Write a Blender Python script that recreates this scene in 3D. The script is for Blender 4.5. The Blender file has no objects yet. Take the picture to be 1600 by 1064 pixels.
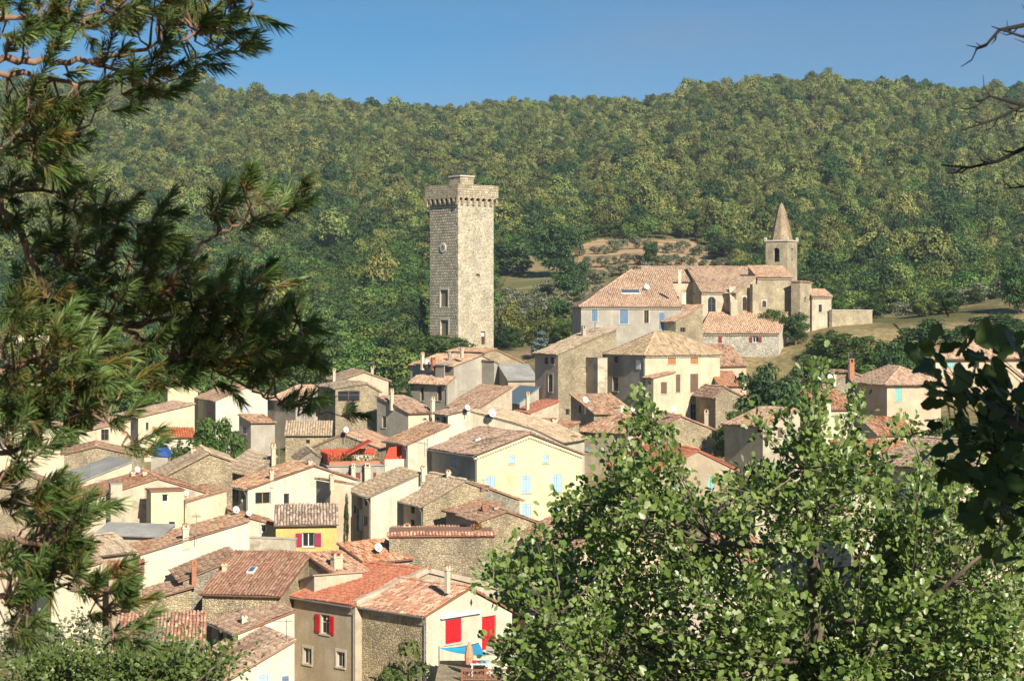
import bpy, math, random
import numpy as np
from mathutils import Vector, Matrix
random.seed(7); RNG = np.random.default_rng(7)
R = math.radians
scene = bpy.context.scene
F = 3000.0; HX, HY = 800.0, 500.0          # focal length and horizon, in pixels of the 1600 px photograph

# ------------------------------------------------------------------ camera, sky, sun, exposure
cam_d = bpy.data.cameras.new('camera'); cam = bpy.data.objects.new('camera', cam_d)
scene.collection.objects.link(cam); scene.camera = cam
cam.location = (0, 0, 0); cam.rotation_euler = (R(90), 0, 0)
cam_d.sensor_width = 36; cam_d.sensor_fit = 'HORIZONTAL'; cam_d.lens = 36*F/1600
cam_d.shift_y = -(532-HY)/1600
cam_d.clip_start = 0.3; cam_d.clip_end = 12000
cam_d.dof.use_dof = True; cam_d.dof.focus_distance = 150; cam_d.dof.aperture_fstop = 16.0
SUN_AZ, SUN_EL = 24.0, 31.0                # degrees right of straight behind the camera, and up
world = bpy.data.worlds.new('World'); scene.world = world; world.use_nodes = True
wn = world.node_tree.nodes; wl = world.node_tree.links; wn.clear()
wo = wn.new('ShaderNodeOutputWorld'); bg = wn.new('ShaderNodeBackground'); sky = wn.new('ShaderNodeTexSky')
sky.sky_type = 'NISHITA'; sky.sun_disc = False
sky.sun_elevation = R(SUN_EL); sky.sun_rotation = R(180-SUN_AZ)
sky.air_density = 1.0; sky.dust_density = 0.0; sky.ozone_density = 6.0; sky.altitude = 2500
bg.inputs[1].default_value = 0.054
# thin high cirrus, the same all over the sky
wt = wn.new('ShaderNodeTexCoord'); wm = wn.new('ShaderNodeMapping'); wm.inputs['Scale'].default_value = (2.2, 1.6, 14)
wm.inputs['Rotation'].default_value = (0.0, R(9), 0)
wz = wn.new('ShaderNodeTexNoise'); wz.inputs['Scale'].default_value = 1.5; wz.inputs['Detail'].default_value = 6
wr = wn.new('ShaderNodeMapRange'); wr.inputs[1].default_value = .42; wr.inputs[2].default_value = .85
wr.inputs[3].default_value = 0; wr.inputs[4].default_value = .55
wx = wn.new('ShaderNodeMixRGB'); wx.inputs[2].default_value = (4.2, 4.0, 4.9, 1)
wl.new(wt.outputs['Generated'], wm.inputs[0]); wl.new(wm.outputs[0], wz.inputs[0]); wl.new(wz.outputs[0], wr.inputs[0])
wl.new(wr.outputs[0], wx.inputs[0]); hs_ = wn.new('ShaderNodeHueSaturation'); hs_.inputs['Saturation'].default_value = 1.14; hs_.inputs['Hue'].default_value = .488; wl.new(sky.outputs[0], hs_.inputs['Color']); wl.new(hs_.outputs[0], wx.inputs[1]); wl.new(wx.outputs[0], bg.inputs[0]); wl.new(bg.outputs[0], wo.inputs[0])
sun_d = bpy.data.lights.new('sun', 'SUN'); sun = bpy.data.objects.new('sun', sun_d); scene.collection.objects.link(sun)
sun_d.energy = 5.0; sun_d.angle = R(0.53); sun_d.color = (1.0, 0.93, 0.78)
SV = Vector((math.sin(R(SUN_AZ))*math.cos(R(SUN_EL)), -math.cos(R(SUN_AZ))*math.cos(R(SUN_EL)), math.sin(R(SUN_EL))))
sun.rotation_euler = SV.to_track_quat('Z', 'Y').to_euler()
vs = scene.view_settings; vs.view_transform = 'Standard'; vs.look = 'None'; vs.gamma = 1; vs.use_curve_mapping = False
vs.exposure = 0.63
scene.render.engine = 'CYCLES'; scene.cycles.max_bounces = 6; scene.cycles.transparent_max_bounces = 4

# ------------------------------------------------------------------ helpers
COL = scene.collection
def P(x, y, Y): return Vector(((x-HX)/F*Y, Y, (HY-y)/F*Y))
def tag(o, label=None, cat=None, group=None, kind=None):
    if label: o['label'] = label
    if cat: o['category'] = cat
    if group: o['group'] = group
    if kind: o['kind'] = kind
    return o
def empty(name, loc=(0, 0, 0), rz=0.0):
    o = bpy.data.objects.new(name, None); COL.objects.link(o); o.location = loc; o.rotation_euler = (0, 0, rz)
    o.empty_display_size = .3; return o
def link(name, me, parent=None, mat4=None):
    o = bpy.data.objects.new(name, me); COL.objects.link(o)
    if parent is not None: o.parent = parent
    if mat4 is not None: o.matrix_basis = mat4
    return o
def add_uv(me):
    n = len(me.polygons)
    if n == 0: return
    nl = len(me.loops); uvl = me.uv_layers.new(name='UV')
    co = np.empty(len(me.vertices)*3, np.float32); me.vertices.foreach_get('co', co); co = co.reshape(-1, 3)
    vi = np.empty(nl, np.int32); me.loops.foreach_get('vertex_index', vi)
    no = np.empty(n*3, np.float32); me.polygons.foreach_get('normal', no); no = np.abs(no.reshape(-1, 3))
    lt = np.empty(n, np.int32); me.polygons.foreach_get('loop_total', lt)
    ax = np.repeat(np.argmax(no, 1), lt); c = co[vi]; uv = np.empty((nl, 2), np.float32)
    uv[:, 0] = np.where(ax == 0, c[:, 1], c[:, 0]); uv[:, 1] = np.where(ax == 2, c[:, 1], c[:, 2])
    uvl.data.foreach_set('uv', uv.ravel())
class MB:
    def __init__(s): s.v = []; s.f = []; s.m = []
    def face(s, pts, m=0):
        b = len(s.v); s.v += [tuple(p) for p in pts]; s.f.append(tuple(range(b, b+len(pts)))); s.m.append(m)
    def box(s, x0, y0, z0, x1, y1, z1, m=0):
        b = len(s.v)
        s.v += [(x0,y0,z0),(x1,y0,z0),(x1,y1,z0),(x0,y1,z0),(x0,y0,z1),(x1,y0,z1),(x1,y1,z1),(x0,y1,z1)]
        for q in ((0,3,2,1),(4,5,6,7),(0,1,5,4),(1,2,6,5),(2,3,7,6),(3,0,4,7)): s.f.append(tuple(b+i for i in q)); s.m.append(m)
    def prism(s, poly, off, m=0):                 # polygon (3D points) extruded by off
        n = len(poly); b = len(s.v); off = Vector(off)
        s.v += [tuple(p) for p in poly]+[tuple(Vector(p)+off) for p in poly]
        s.f.append(tuple(b+i for i in reversed(range(n)))); s.f.append(tuple(b+n+i for i in range(n))); s.m += [m, m]
        for i in range(n):
            j = (i+1) % n; s.f.append((b+i, b+j, b+n+j, b+n+i)); s.m.append(m)
    def tube(s, pts, rad, n=6, m=0, cap=True):
        b = len(s.v); pts = [Vector(p) for p in pts]; k = len(pts)
        if not hasattr(rad, '__len__'): rad = [rad]*k
        up = Vector((0, 0, 1))
        for i, p in enumerate(pts):
            t = (pts[min(i+1, k-1)]-pts[max(i-1, 0)])
            t = t.normalized() if t.length > 1e-9 else Vector((0, 0, 1))
            a = t.cross(up if abs(t.z) < .95 else Vector((1, 0, 0))).normalized(); c = a.cross(t)
            for j in range(n):
                an = 2*math.pi*j/n; s.v.append(tuple(p+(a*math.cos(an)+c*math.sin(an))*rad[i]))
        for i in range(k-1):
            for j in range(n):
                s.f.append((b+i*n+j, b+(i+1)*n+j, b+(i+1)*n+(j+1) % n, b+i*n+(j+1) % n)); s.m.append(m)
        if cap:
            s.f.append(tuple(b+j for j in range(n))); s.f.append(tuple(b+(k-1)*n+j for j in reversed(range(n)))); s.m += [m, m]
    def build(s, name, mats, parent=None, mat4=None, smooth=False, uv=True):
        me = bpy.data.meshes.new(name); me.from_pydata(s.v, [], s.f)
        if not isinstance(mats, (list, tuple)): mats = [mats]
        for m in mats: me.materials.append(m)
        me.polygons.foreach_set('material_index', s.m)
        if smooth: me.polygons.foreach_set('use_smooth', [True]*len(me.polygons))
        me.update()
        if uv: add_uv(me)
        return link(name, me, parent, mat4)
def raw_mesh(name, V, Q, mats, tint=None, smooth=False, midx=None):
    """V (n,3), Q (m,k) faces all of k corners; tint one float per vertex"""
    V = np.asarray(V, np.float32); Q = np.asarray(Q, np.int32); k = Q.shape[1]
    me = bpy.data.meshes.new(name); me.vertices.add(len(V)); me.vertices.foreach_set('co', V.ravel())
    me.loops.add(Q.size); me.loops.foreach_set('vertex_index', Q.ravel())
    me.polygons.add(len(Q)); me.polygons.foreach_set('loop_start', np.arange(0, Q.size, k, dtype=np.int32))
    me.polygons.foreach_set('loop_total', np.full(len(Q), k, np.int32))
    for m in (mats if isinstance(mats, (list, tuple)) else [mats]): me.materials.append(m)
    if midx is not None: me.polygons.foreach_set('material_index', midx)
    if smooth: me.polygons.foreach_set('use_smooth', np.ones(len(Q), bool))
    me.update(calc_edges=True)
    if tint is not None:
        at = me.attributes.new('tint', 'FLOAT', 'POINT'); at.data.foreach_set('value', np.asarray(tint, np.float32))
    me.validate(); return me

# ------------------------------------------------------------------ materials (node based)
_M = {}
def newmat(name):
    m = bpy.data.materials.new(name); m.use_nodes = True; nt = m.node_tree; b = nt.nodes['Principled BSDF']
    return m, nt.nodes, nt.links, b
def ramp(n, stops, interp='LINEAR'):
    r = n.new('ShaderNodeValToRGB'); r.color_ramp.interpolation = interp; e = r.color_ramp.elements
    while len(e) < len(stops): e.new(0.5)
    for i, (p, c) in enumerate(stops): e[i].position = p; e[i].color = tuple(c)+(1,)
    return r
def sc(c, k): return tuple(min(1, x*k) for x in c)
def mixc(a, b, t): return tuple(x*(1-t)+y*t for x, y in zip(a, b))
def m_plain(name, c, rough=.6, metal=0, var=.12, nscale=3.0):
    key = ('plain', name)
    if key in _M: return _M[key]
    m, n, l, b = newmat(name); tc = n.new('ShaderNodeTexCoord'); nz = n.new('ShaderNodeTexNoise'); nz.inputs['Scale'].default_value = nscale; nz.inputs['Detail'].default_value = 5
    r = ramp(n, [(.3, sc(c, 1-var)), (.7, sc(c, 1+var))]); l.new(tc.outputs['Object'], nz.inputs[0]); l.new(nz.outputs[0], r.inputs[0]); l.new(r.outputs[0], b.inputs['Base Color'])
    b.inputs['Roughness'].default_value = rough; b.inputs['Metallic'].default_value = metal
    _M[key] = m; return m
def m_plaster(name, c, stain=.35, dirt=(.20, .17, .13), patch=None):
    key = ('pl', name)
    if key in _M: return _M[key]
    m, n, l, b = newmat('plaster_'+name); tc = n.new('ShaderNodeTexCoord'); oi = n.new('ShaderNodeObjectInfo')
    ad = n.new('ShaderNodeVectorMath'); l.new(tc.outputs['Object'], ad.inputs[0])
    ml = n.new('ShaderNodeMath'); ml.operation = 'MULTIPLY'; ml.inputs[1].default_value = 60; l.new(oi.outputs['Random'], ml.inputs[0]); l.new(ml.outputs[0], ad.inputs[1])
    big = n.new('ShaderNodeTexNoise'); big.inputs['Scale'].default_value = .55; big.inputs['Detail'].default_value = 8; big.inputs['Roughness'].default_value = .65; l.new(ad.outputs[0], big.inputs[0])
    fine = n.new('ShaderNodeTexNoise'); fine.inputs['Scale'].default_value = 9; fine.inputs['Detail'].default_value = 6; fine.inputs['Roughness'].default_value = .7; l.new(ad.outputs[0], fine.inputs[0])
    mp = n.new('ShaderNodeMapping'); mp.inputs['Scale'].default_value = (2.2, 2.2, .22); l.new(ad.outputs[0], mp.inputs[0])
    st = n.new('ShaderNodeTexNoise'); st.inputs['Scale'].default_value = 1.3; st.inputs['Detail'].default_value = 6; l.new(mp.outputs[0], st.inputs[0])
    r1 = ramp(n, [(.32, sc(c, .80)), (.5, c), (.72, mixc(sc(c, 1.1), (.8, .74, .62), .25))]); l.new(big.outputs[0], r1.inputs[0])
    m2 = n.new('ShaderNodeMixRGB'); m2.blend_type = 'MULTIPLY'; m2.inputs[0].default_value = .7
    r2 = ramp(n, [(.3, (.72, .71, .69)), (.6, (1.05, 1.05, 1.05))]); l.new(fine.outputs[0], r2.inputs[0]); l.new(r1.outputs[0], m2.inputs[1]); l.new(r2.outputs[0], m2.inputs[2])
    m3 = n.new('ShaderNodeMixRGB'); r3 = ramp(n, [(.46, (0, 0, 0)), (.74, (stain,)*3)]); l.new(st.outputs[0], r3.inputs[0]); l.new(r3.outputs[0], m3.inputs[0])
    l.new(m2.outputs[0], m3.inputs[1]); m3.inputs[2].default_value = mixc(dirt, c, .45)+(1,)
    out = m3
    if patch:       # places where the render has fallen off and stones show
        vo = n.new('ShaderNodeTexVoronoi'); vo.inputs['Scale'].default_value = 4.5; l.new(ad.outputs[0], vo.inputs[0])
        rv = ramp(n, [(0, (.42, .34, .24)), (.5, (.30, .25, .18)), (1, (.5, .42, .32))]); l.new(vo.outputs['Color'], rv.inputs[0])
        pn = n.new('ShaderNodeTexNoise'); pn.inputs['Scale'].default_value = .8; pn.inputs['Detail'].default_value = 7; l.new(ad.outputs[0], pn.inputs[0])
        rp = ramp(n, [(.54, (0, 0, 0)), (.58, (patch,)*3)]); l.new(pn.outputs[0], rp.inputs[0])
        m4 = n.new('ShaderNodeMixRGB'); l.new(rp.outputs[0], m4.inputs[0]); l.new(m3.outputs[0], m4.inputs[1]); l.new(rv.outputs[0], m4.inputs[2]); out = m4
    l.new(out.outputs[0], b.inputs['Base Color']); b.inputs['Roughness'].default_value = .92
    b.inputs['Specular IOR Level'].default_value = .15
    bp = n.new('ShaderNodeBump'); bp.inputs['Strength'].default_value = .5; bp.inputs['Distance'].default_value = .03; l.new(fine.outputs[0], bp.inputs['Height']); l.new(bp.outputs[0], b.inputs['Normal'])
    _M[key] = m; return m
def m_stone(name, cols, mortar, scale=5.2, squash=1.35, bump=.05, grime=.4, pits=.55):
    key = ('st', name)
    if key in _M: return _M[key]
    m, n, l, b = newmat('stone_'+name); uv = n.new('ShaderNodeTexCoord'); mp = n.new('ShaderNodeMapping'); mp.inputs['Scale'].default_value = (1, squash, 1)
    l.new(uv.outputs['UV'], mp.inputs[0])
    wz = n.new('ShaderNodeTexNoise'); wz.inputs['Scale'].default_value = 2.0; wz.inputs['Detail'].default_value = 3; l.new(mp.outputs[0], wz.inputs[0])
    ad = n.new('ShaderNodeMixRGB'); ad.blend_type = 'LINEAR_LIGHT'; ad.inputs[0].default_value = .06; l.new(mp.outputs[0], ad.inputs[1]); l.new(wz.outputs['Color'], ad.inputs[2])
    vo = n.new('ShaderNodeTexVoronoi'); vo.inputs['Scale'].default_value = scale; vo.inputs['Randomness'].default_value = .85; l.new(ad.outputs[0], vo.inputs[0])
    ve = n.new('ShaderNodeTexVoronoi'); ve.feature = 'DISTANCE_TO_EDGE'; ve.inputs['Scale'].default_value = scale; ve.inputs['Randomness'].default_value = .85; l.new(ad.outputs[0], ve.inputs[0])
    rc = ramp(n, [(i/(len(cols)-1), c) for i, c in enumerate(cols)]); l.new(vo.outputs['Color'], rc.inputs[0])
    gz = n.new('ShaderNodeTexNoise'); gz.inputs['Scale'].default_value = .45; gz.inputs['Detail'].default_value = 8; gz.inputs['Roughness'].default_value = .65; l.new(uv.outputs['UV'], gz.inputs[0])
    re = ramp(n, [(.02, (1, 1, 1)), (.10, (0, 0, 0))]); l.new(ve.outputs[0], re.inputs[0])
    m1 = n.new('ShaderNodeMixRGB'); l.new(re.outputs[0], m1.inputs[0]); l.new(rc.outputs[0], m1.inputs[1]); m1.inputs[2].default_value = tuple(mortar)+(1,)
    rg = ramp(n, [(.35, (1-grime,)*3), (.65, (1.12, 1.1, 1.04))]); l.new(gz.outputs[0], rg.inputs[0])
    m2 = n.new('ShaderNodeMixRGB'); m2.blend_type = 'MULTIPLY'; m2.inputs[0].default_value = 1; l.new(m1.outputs[0], m2.inputs[1]); l.new(rg.outputs[0], m2.inputs[2])
    pz = n.new('ShaderNodeTexNoise'); pz.inputs['Scale'].default_value = scale*1.15; pz.inputs['Detail'].default_value = 2.5; l.new(mp.outputs[0], pz.inputs[0])
    rp = ramp(n, [(.30, (1-pits,)*3), (.42, (1, 1, 1))]); l.new(pz.outputs[0], rp.inputs[0]); m5 = n.new('ShaderNodeMixRGB'); m5.blend_type = 'MULTIPLY'; m5.inputs[0].default_value = 1; l.new(m2.outputs[0], m5.inputs[1]); l.new(rp.outputs[0], m5.inputs[2])
    l.new(m5.outputs[0], b.inputs['Base Color']); b.inputs['Roughness'].default_value = .95; b.inputs['Specular IOR Level'].default_value = .1
    rb = ramp(n, [(.0, (0, 0, 0)), (.16, (1, 1, 1))]); l.new(ve.outputs[0], rb.inputs[0])
    bp = n.new('ShaderNodeBump'); bp.inputs['Strength'].default_value = .9; bp.inputs['Distance'].default_value = bump; l.new(rb.outputs[0], bp.inputs['Height']); l.new(bp.outputs[0], b.inputs['Normal'])
    _M[key] = m; return m
def m_masonry(name, cols, mortar, w=.60, h=.36, bump=.10, msize=.05):
    """coursed blocks of uneven length for the clock tower"""
    key = ('ms', name)
    if key in _M: return _M[key]
    m, n, l, b = newmat('masonry_'+name); uv = n.new('ShaderNodeTexCoord')
    wz = n.new('ShaderNodeTexNoise'); wz.inputs['Scale'].default_value = 2.2; wz.inputs['Detail'].default_value = 4; l.new(uv.outputs['UV'], wz.inputs[0])
    ad = n.new('ShaderNodeMixRGB'); ad.blend_type = 'LINEAR_LIGHT'; ad.inputs[0].default_value = .11; l.new(uv.outputs['UV'], ad.inputs[1]); l.new(wz.outputs['Color'], ad.inputs[2])
    br = n.new('ShaderNodeTexBrick'); br.offset = .5; br.squash = .72; br.squash_frequency = 3; br.inputs['Scale'].default_value = 1; br.inputs['Brick Width'].default_value = w; br.inputs['Row Height'].default_value = h
    br.inputs['Mortar Size'].default_value = msize; br.inputs['Mortar Smooth'].default_value = .4; br.inputs['Color1'].default_value = (0, 0, 0, 1); br.inputs['Color2'].default_value = (1, 1, 1, 1); br.inputs['Mortar'].default_value = (.5, .5, .5, 1)
    l.new(ad.outputs[0], br.inputs[0])
    rc = ramp(n, [(i/(len(cols)-1), c) for i, c in enumerate(cols)]); l.new(br.outputs['Color'], rc.inputs[0])
    m1 = n.new('ShaderNodeMixRGB'); l.new(br.outputs['Fac'], m1.inputs[0]); l.new(rc.outputs[0], m1.inputs[1]); m1.inputs[2].default_value = tuple(mortar)+(1,)
    gz = n.new('ShaderNodeTexNoise'); gz.inputs['Scale'].default_value = .35; gz.inputs['Detail'].default_value = 9; gz.inputs['Roughness'].default_value = .7; l.new(uv.outputs['UV'], gz.inputs[0])
    fz = n.new('ShaderNodeTexNoise'); fz.inputs['Scale'].default_value = 5; fz.inputs['Detail'].default_value = 6; l.new(uv.outputs['UV'], fz.inputs[0])
    rg = ramp(n, [(.35, (.74, .72, .70)), (.65, (1.12, 1.1, 1.05))]); l.new(gz.outputs[0], rg.inputs[0])
    m2 = n.new('ShaderNodeMixRGB'); m2.blend_type = 'MULTIPLY'; m2.inputs[0].default_value = 1; l.new(m1.outputs[0], m2.inputs[1]); l.new(rg.outputs[0], m2.inputs[2])
    rf = ramp(n, [(.3, (.7, .7, .7)), (.62, (1.1, 1.1, 1.1))]); l.new(fz.outputs[0], rf.inputs[0])
    m3 = n.new('ShaderNodeMixRGB'); m3.blend_type = 'MULTIPLY'; m3.inputs[0].default_value = .8; l.new(m2.outputs[0], m3.inputs[1]); l.new(rf.outputs[0], m3.inputs[2])
    l.new(m3.outputs[0], b.inputs['Base Color']); b.inputs['Roughness'].default_value = .95; b.inputs['Specular IOR Level'].default_value = .1
    iv = n.new('ShaderNodeMath'); iv.operation = 'MULTIPLY_ADD'; iv.inputs[1].default_value = -1; l.new(br.outputs['Fac'], iv.inputs[0]); l.new(fz.outputs[0], iv.inputs[2])
    bp = n.new('ShaderNodeBump'); bp.inputs['Strength'].default_value = 1; bp.inputs['Distance'].default_value = bump; l.new(iv.outputs[0], bp.inputs['Height']); l.new(bp.outputs[0], b.inputs['Normal'])
    _M[key] = m; return m
def m_roof(name, cols, lichen=.5, lcol=(.30, .25, .19)):
    key = ('rf', name)
    if key in _M: return _M[key]
    m, n, l, b = newmat('roof_'+name); at = n.new('ShaderNodeAttribute'); at.attribute_name = 'tint'; tc = n.new('ShaderNodeTexCoord')
    r = ramp(n, [(i/(len(cols)-1), c) for i, c in enumerate(cols)]); l.new(at.outputs['Fac'], r.inputs[0])
    nz = n.new('ShaderNodeTexNoise'); nz.inputs['Scale'].default_value = .7; nz.inputs['Detail'].default_value = 8; nz.inputs['Roughness'].default_value = .7; l.new(tc.outputs['Object'], nz.inputs[0])
    r2 = ramp(n, [(.48, (0, 0, 0)), (.68, (lichen,)*3)]); l.new(nz.outputs[0], r2.inputs[0])
    m1 = n.new('ShaderNodeMixRGB'); l.new(r2.outputs[0], m1.inputs[0]); l.new(r.outputs[0], m1.inputs[1]); m1.inputs[2].default_value = tuple(lcol)+(1,)
    fz = n.new('ShaderNodeTexNoise'); fz.inputs['Scale'].default_value = 14; fz.inputs['Detail'].default_value = 4; l.new(tc.outputs['Object'], fz.inputs[0])
    rf = ramp(n, [(.3, (.66, .66, .66)), (.6, (1.1, 1.1, 1.1))]); l.new(fz.outputs[0], rf.inputs[0])
    m2 = n.new('ShaderNodeMixRGB'); m2.blend_type = 'MULTIPLY'; m2.inputs[0].default_value = .8; l.new(m1.outputs[0], m2.inputs[1]); l.new(rf.outputs[0], m2.inputs[2])
    oi = n.new('ShaderNodeObjectInfo'); mr = n.new('ShaderNodeMapRange'); mr.inputs[3].default_value = .78; mr.inputs[4].default_value = 1.08; l.new(oi.outputs['Random'], mr.inputs[0])
    hv = n.new('ShaderNodeHueSaturation'); l.new(mr.outputs[0], hv.inputs['Value']); l.new(m2.outputs[0], hv.inputs['Color'])
    ms = n.new('ShaderNodeMath'); ms.operation = 'MULTIPLY'; ms.inputs[1].default_value = 5.77; l.new(oi.outputs['Random'], ms.inputs[0]); fr = n.new('ShaderNodeMath'); fr.operation = 'FRACT'; l.new(ms.outputs[0], fr.inputs[0])
    mq = n.new('ShaderNodeMapRange'); mq.inputs[3].default_value = .86; mq.inputs[4].default_value = 1.1; l.new(fr.outputs[0], mq.inputs[0]); l.new(mq.outputs[0], hv.inputs['Saturation'])
    l.new(hv.outputs[0], b.inputs['Base Color']); b.inputs['Roughness'].default_value = .9; b.inputs['Specular IOR Level'].default_value = .15
    _M[key] = m; return m
def m_leaf(name, cols, trans=.35, rough=.5, objvar=.25, spec=.3):
    """leaf colour by a random value per leaf (attribute tint) and per tree"""
    key = ('lf', name)
    if key in _M: return _M[key]
    m, n, l, b = newmat('leaf_'+name); at = n.new('ShaderNodeAttribute'); at.attribute_name = 'tint'
    r = ramp(n, [(i/(len(cols)-1), c) for i, c in enumerate(cols)]); l.new(at.outputs['Fac'], r.inputs[0])
    oi = n.new('ShaderNodeObjectInfo'); hs = n.new('ShaderNodeHueSaturation')
    mv = n.new('ShaderNodeMapRange'); mv.inputs[3].default_value = 1-objvar; mv.inputs[4].default_value = 1+objvar; l.new(oi.outputs['Random'], mv.inputs[0]); l.new(mv.outputs[0], hs.inputs['Value'])
    m7 = n.new('ShaderNodeMath'); m7.operation = 'MULTIPLY'; m7.inputs[1].default_value = 7.31; l.new(oi.outputs['Random'], m7.inputs[0])
    fr = n.new('ShaderNodeMath'); fr.operation = 'FRACT'; l.new(m7.outputs[0], fr.inputs[0])
    mh = n.new('ShaderNodeMapRange'); mh.inputs[3].default_value = .5-.018*objvar/.25; mh.inputs[4].default_value = .5+.013*objvar/.25; l.new(fr.outputs[0], mh.inputs[0]); l.new(mh.outputs[0], hs.inputs['Hue'])
    l.new(r.outputs[0], hs.inputs['Color']); l.new(hs.outputs[0], b.inputs['Base Color']); b.inputs['Roughness'].default_value = rough; b.inputs['Specular IOR Level'].default_value = spec
    tr = n.new('ShaderNodeBsdfTranslucent'); l.new(hs.outputs[0], tr.inputs[0]); mx = n.new('ShaderNodeMixShader'); mx.inputs[0].default_value = trans
    o = n['Material Output']; l.new(b.outputs[0], mx.inputs[1]); l.new(tr.outputs[0], mx.inputs[2]); l.new(mx.outputs[0], o.inputs[0])
    _M[key] = m; return m

ROOF = {
 'old': m_roof('old', [(.16, .10, .07), (.36, .20, .13), (.48, .29, .19), (.54, .37, .25), (.42, .23, .14), (.66, .51, .37)], .45, (.34, .28, .21)),
 'beige': m_roof('beige', [(.20, .15, .10), (.42, .31, .20), (.50, .38, .25), (.58, .45, .31), (.44, .28, .18), (.68, .56, .42)], .5, (.36, .31, .23)),
 'mixed': m_roof('mixed', [(.16, .09, .06), (.44, .19, .11), (.50, .26, .15), (.56, .38, .25), (.38, .16, .09), (.70, .54, .40)], .35, (.32, .25, .18)),
 'pink': m_roof('pink', [(.22, .13, .09), (.46, .28, .18), (.53, .35, .23), (.60, .44, .30), (.42, .21, .125), (.70, .55, .40)], .35, (.42, .33, .23)),
 'red': m_roof('red', [(.36, .11, .06), (.48, .15, .08), (.52, .19, .10), (.42, .13, .065), (.56, .26, .15)], .2),
 'brown': m_roof('brown', [(.20, .10, .065), (.36, .17, .105), (.40, .20, .125), (.48, .28, .18), (.30, .14, .085)], .25),
 'dark': m_roof('dark', [(.12, .08, .06), (.28, .19, .135), (.40, .29, .21), (.54, .42, .32), (.24, .15, .11), (.62, .5, .4)], .5),
}
WALL = {
 'white': m_plaster('white', (.64, .575, .44), .5), 'cream': m_plaster('cream', (.62, .53, .37), .42), 'yellow': m_plaster('yellow', (.70, .61, .38), .25),
 'ochre': m_plaster('ochre', (.58, .43, .22), .25), 'grey': m_plaster('grey', (.40, .36, .30), .40), 'beige': m_plaster('beige', (.52, .44, .33), .42, patch=.55),
 'old': m_plaster('old', (.55, .47, .35), .5, patch=.8), 'mustard': m_plaster('mustard', (.66, .49, .17), .2), 'pinkish': m_plaster('pinkish', (.60, .44, .31), .35),
 'brown': m_plaster('brown', (.44, .35, .24), .35), 'bright': m_plaster('bright', (.67, .615, .485), .45),
 'rubble': m_stone('rubble', [(.30, .24, .17), (.44, .36, .25), (.52, .44, .31), (.38, .30, .20), (.60, .52, .39)], (.40, .33, .23)),
 'rubblegrey': m_stone('rubblegrey', [(.24, .21, .17), (.36, .32, .26), (.46, .41, .33), (.30, .26, .20), (.5, .45, .36)], (.42, .37, .29)),
 'rubblegold': m_stone('rubblegold', [(.34, .26, .16), (.54, .43, .28), (.62, .51, .34), (.40, .31, .20), (.68, .59, .44)], (.45, .37, .25)),
 'whitestone': m_stone('whitestone', [(.45, .42, .36), (.60, .56, .48), (.70, .66, .57), (.52, .47, .4), (.75, .71, .62)], (.42, .38, .31), scale=3.6),
 'churchstone': m_stone('churchstone', [(.38, .31, .21), (.50, .42, .30), (.58, .49, .35), (.44, .36, .24), (.62, .54, .40)], (.54, .45, .32), scale=4.4),
}
for k_, v_ in list(WALL.items()): pass
CONCRETE = m_plaster('concrete', (.34, .33, .31), .5); DARKGLASS = m_plain('window_glass', (.025, .03, .035), .12)
FRAMEW = m_plain('frame_white', (.72, .70, .66), .5); FRAMEB = m_plain('frame_brown', (.16, .09, .05), .6); IRON = m_plain('iron_dark', (.05, .048, .045), .6, .4)
ZINC = m_plain('zinc_pipe', (.30, .30, .29), .45, .5); DISHW = m_plain('dish_white', (.72, .72, .70), .4); SILL = m_plaster('sill', (.56, .50, .41), .3)
PAINT = {'blue': m_plain('paint_blue', (.12, .20, .32), .6), 'sky': m_plain('paint_skyblue', (.36, .51, .64), .6), 'red': m_plain('paint_red', (.52, .015, .02), .5), 'magenta': m_plain('paint_magenta', (.33, .02, .07), .5),
 'orange': m_plain('paint_orange', (.42, .18, .06), .6), 'brown': m_plain('paint_brown', (.16, .095, .065), .6), 'maroon': m_plain('paint_maroon', (.22, .035, .025), .6), 'teal': m_plain('paint_teal', (.22, .46, .42), .6),
 'white': m_plain('paint_white', (.74, .73, .70), .5), 'greyblue': m_plain('paint_greyblue', (.40, .50, .58), .6), 'purple': m_plain('paint_purple', (.12, .07, .16), .6), 'pale': m_plain('paint_pale', (.50, .55, .60), .6), 'wood': m_plain('wood_yellow', (.45, .27, .07), .5)}
TWIGD = m_plain('bark_dead', (.018, .015, .013), .9)
BARK = m_plain('bark_grey', (.15, .115, .085), .9, 0, .35, 6); PINEBARK = m_plain('bark_pine', (.21, .125, .085), .9, 0, .4, 14)
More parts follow.
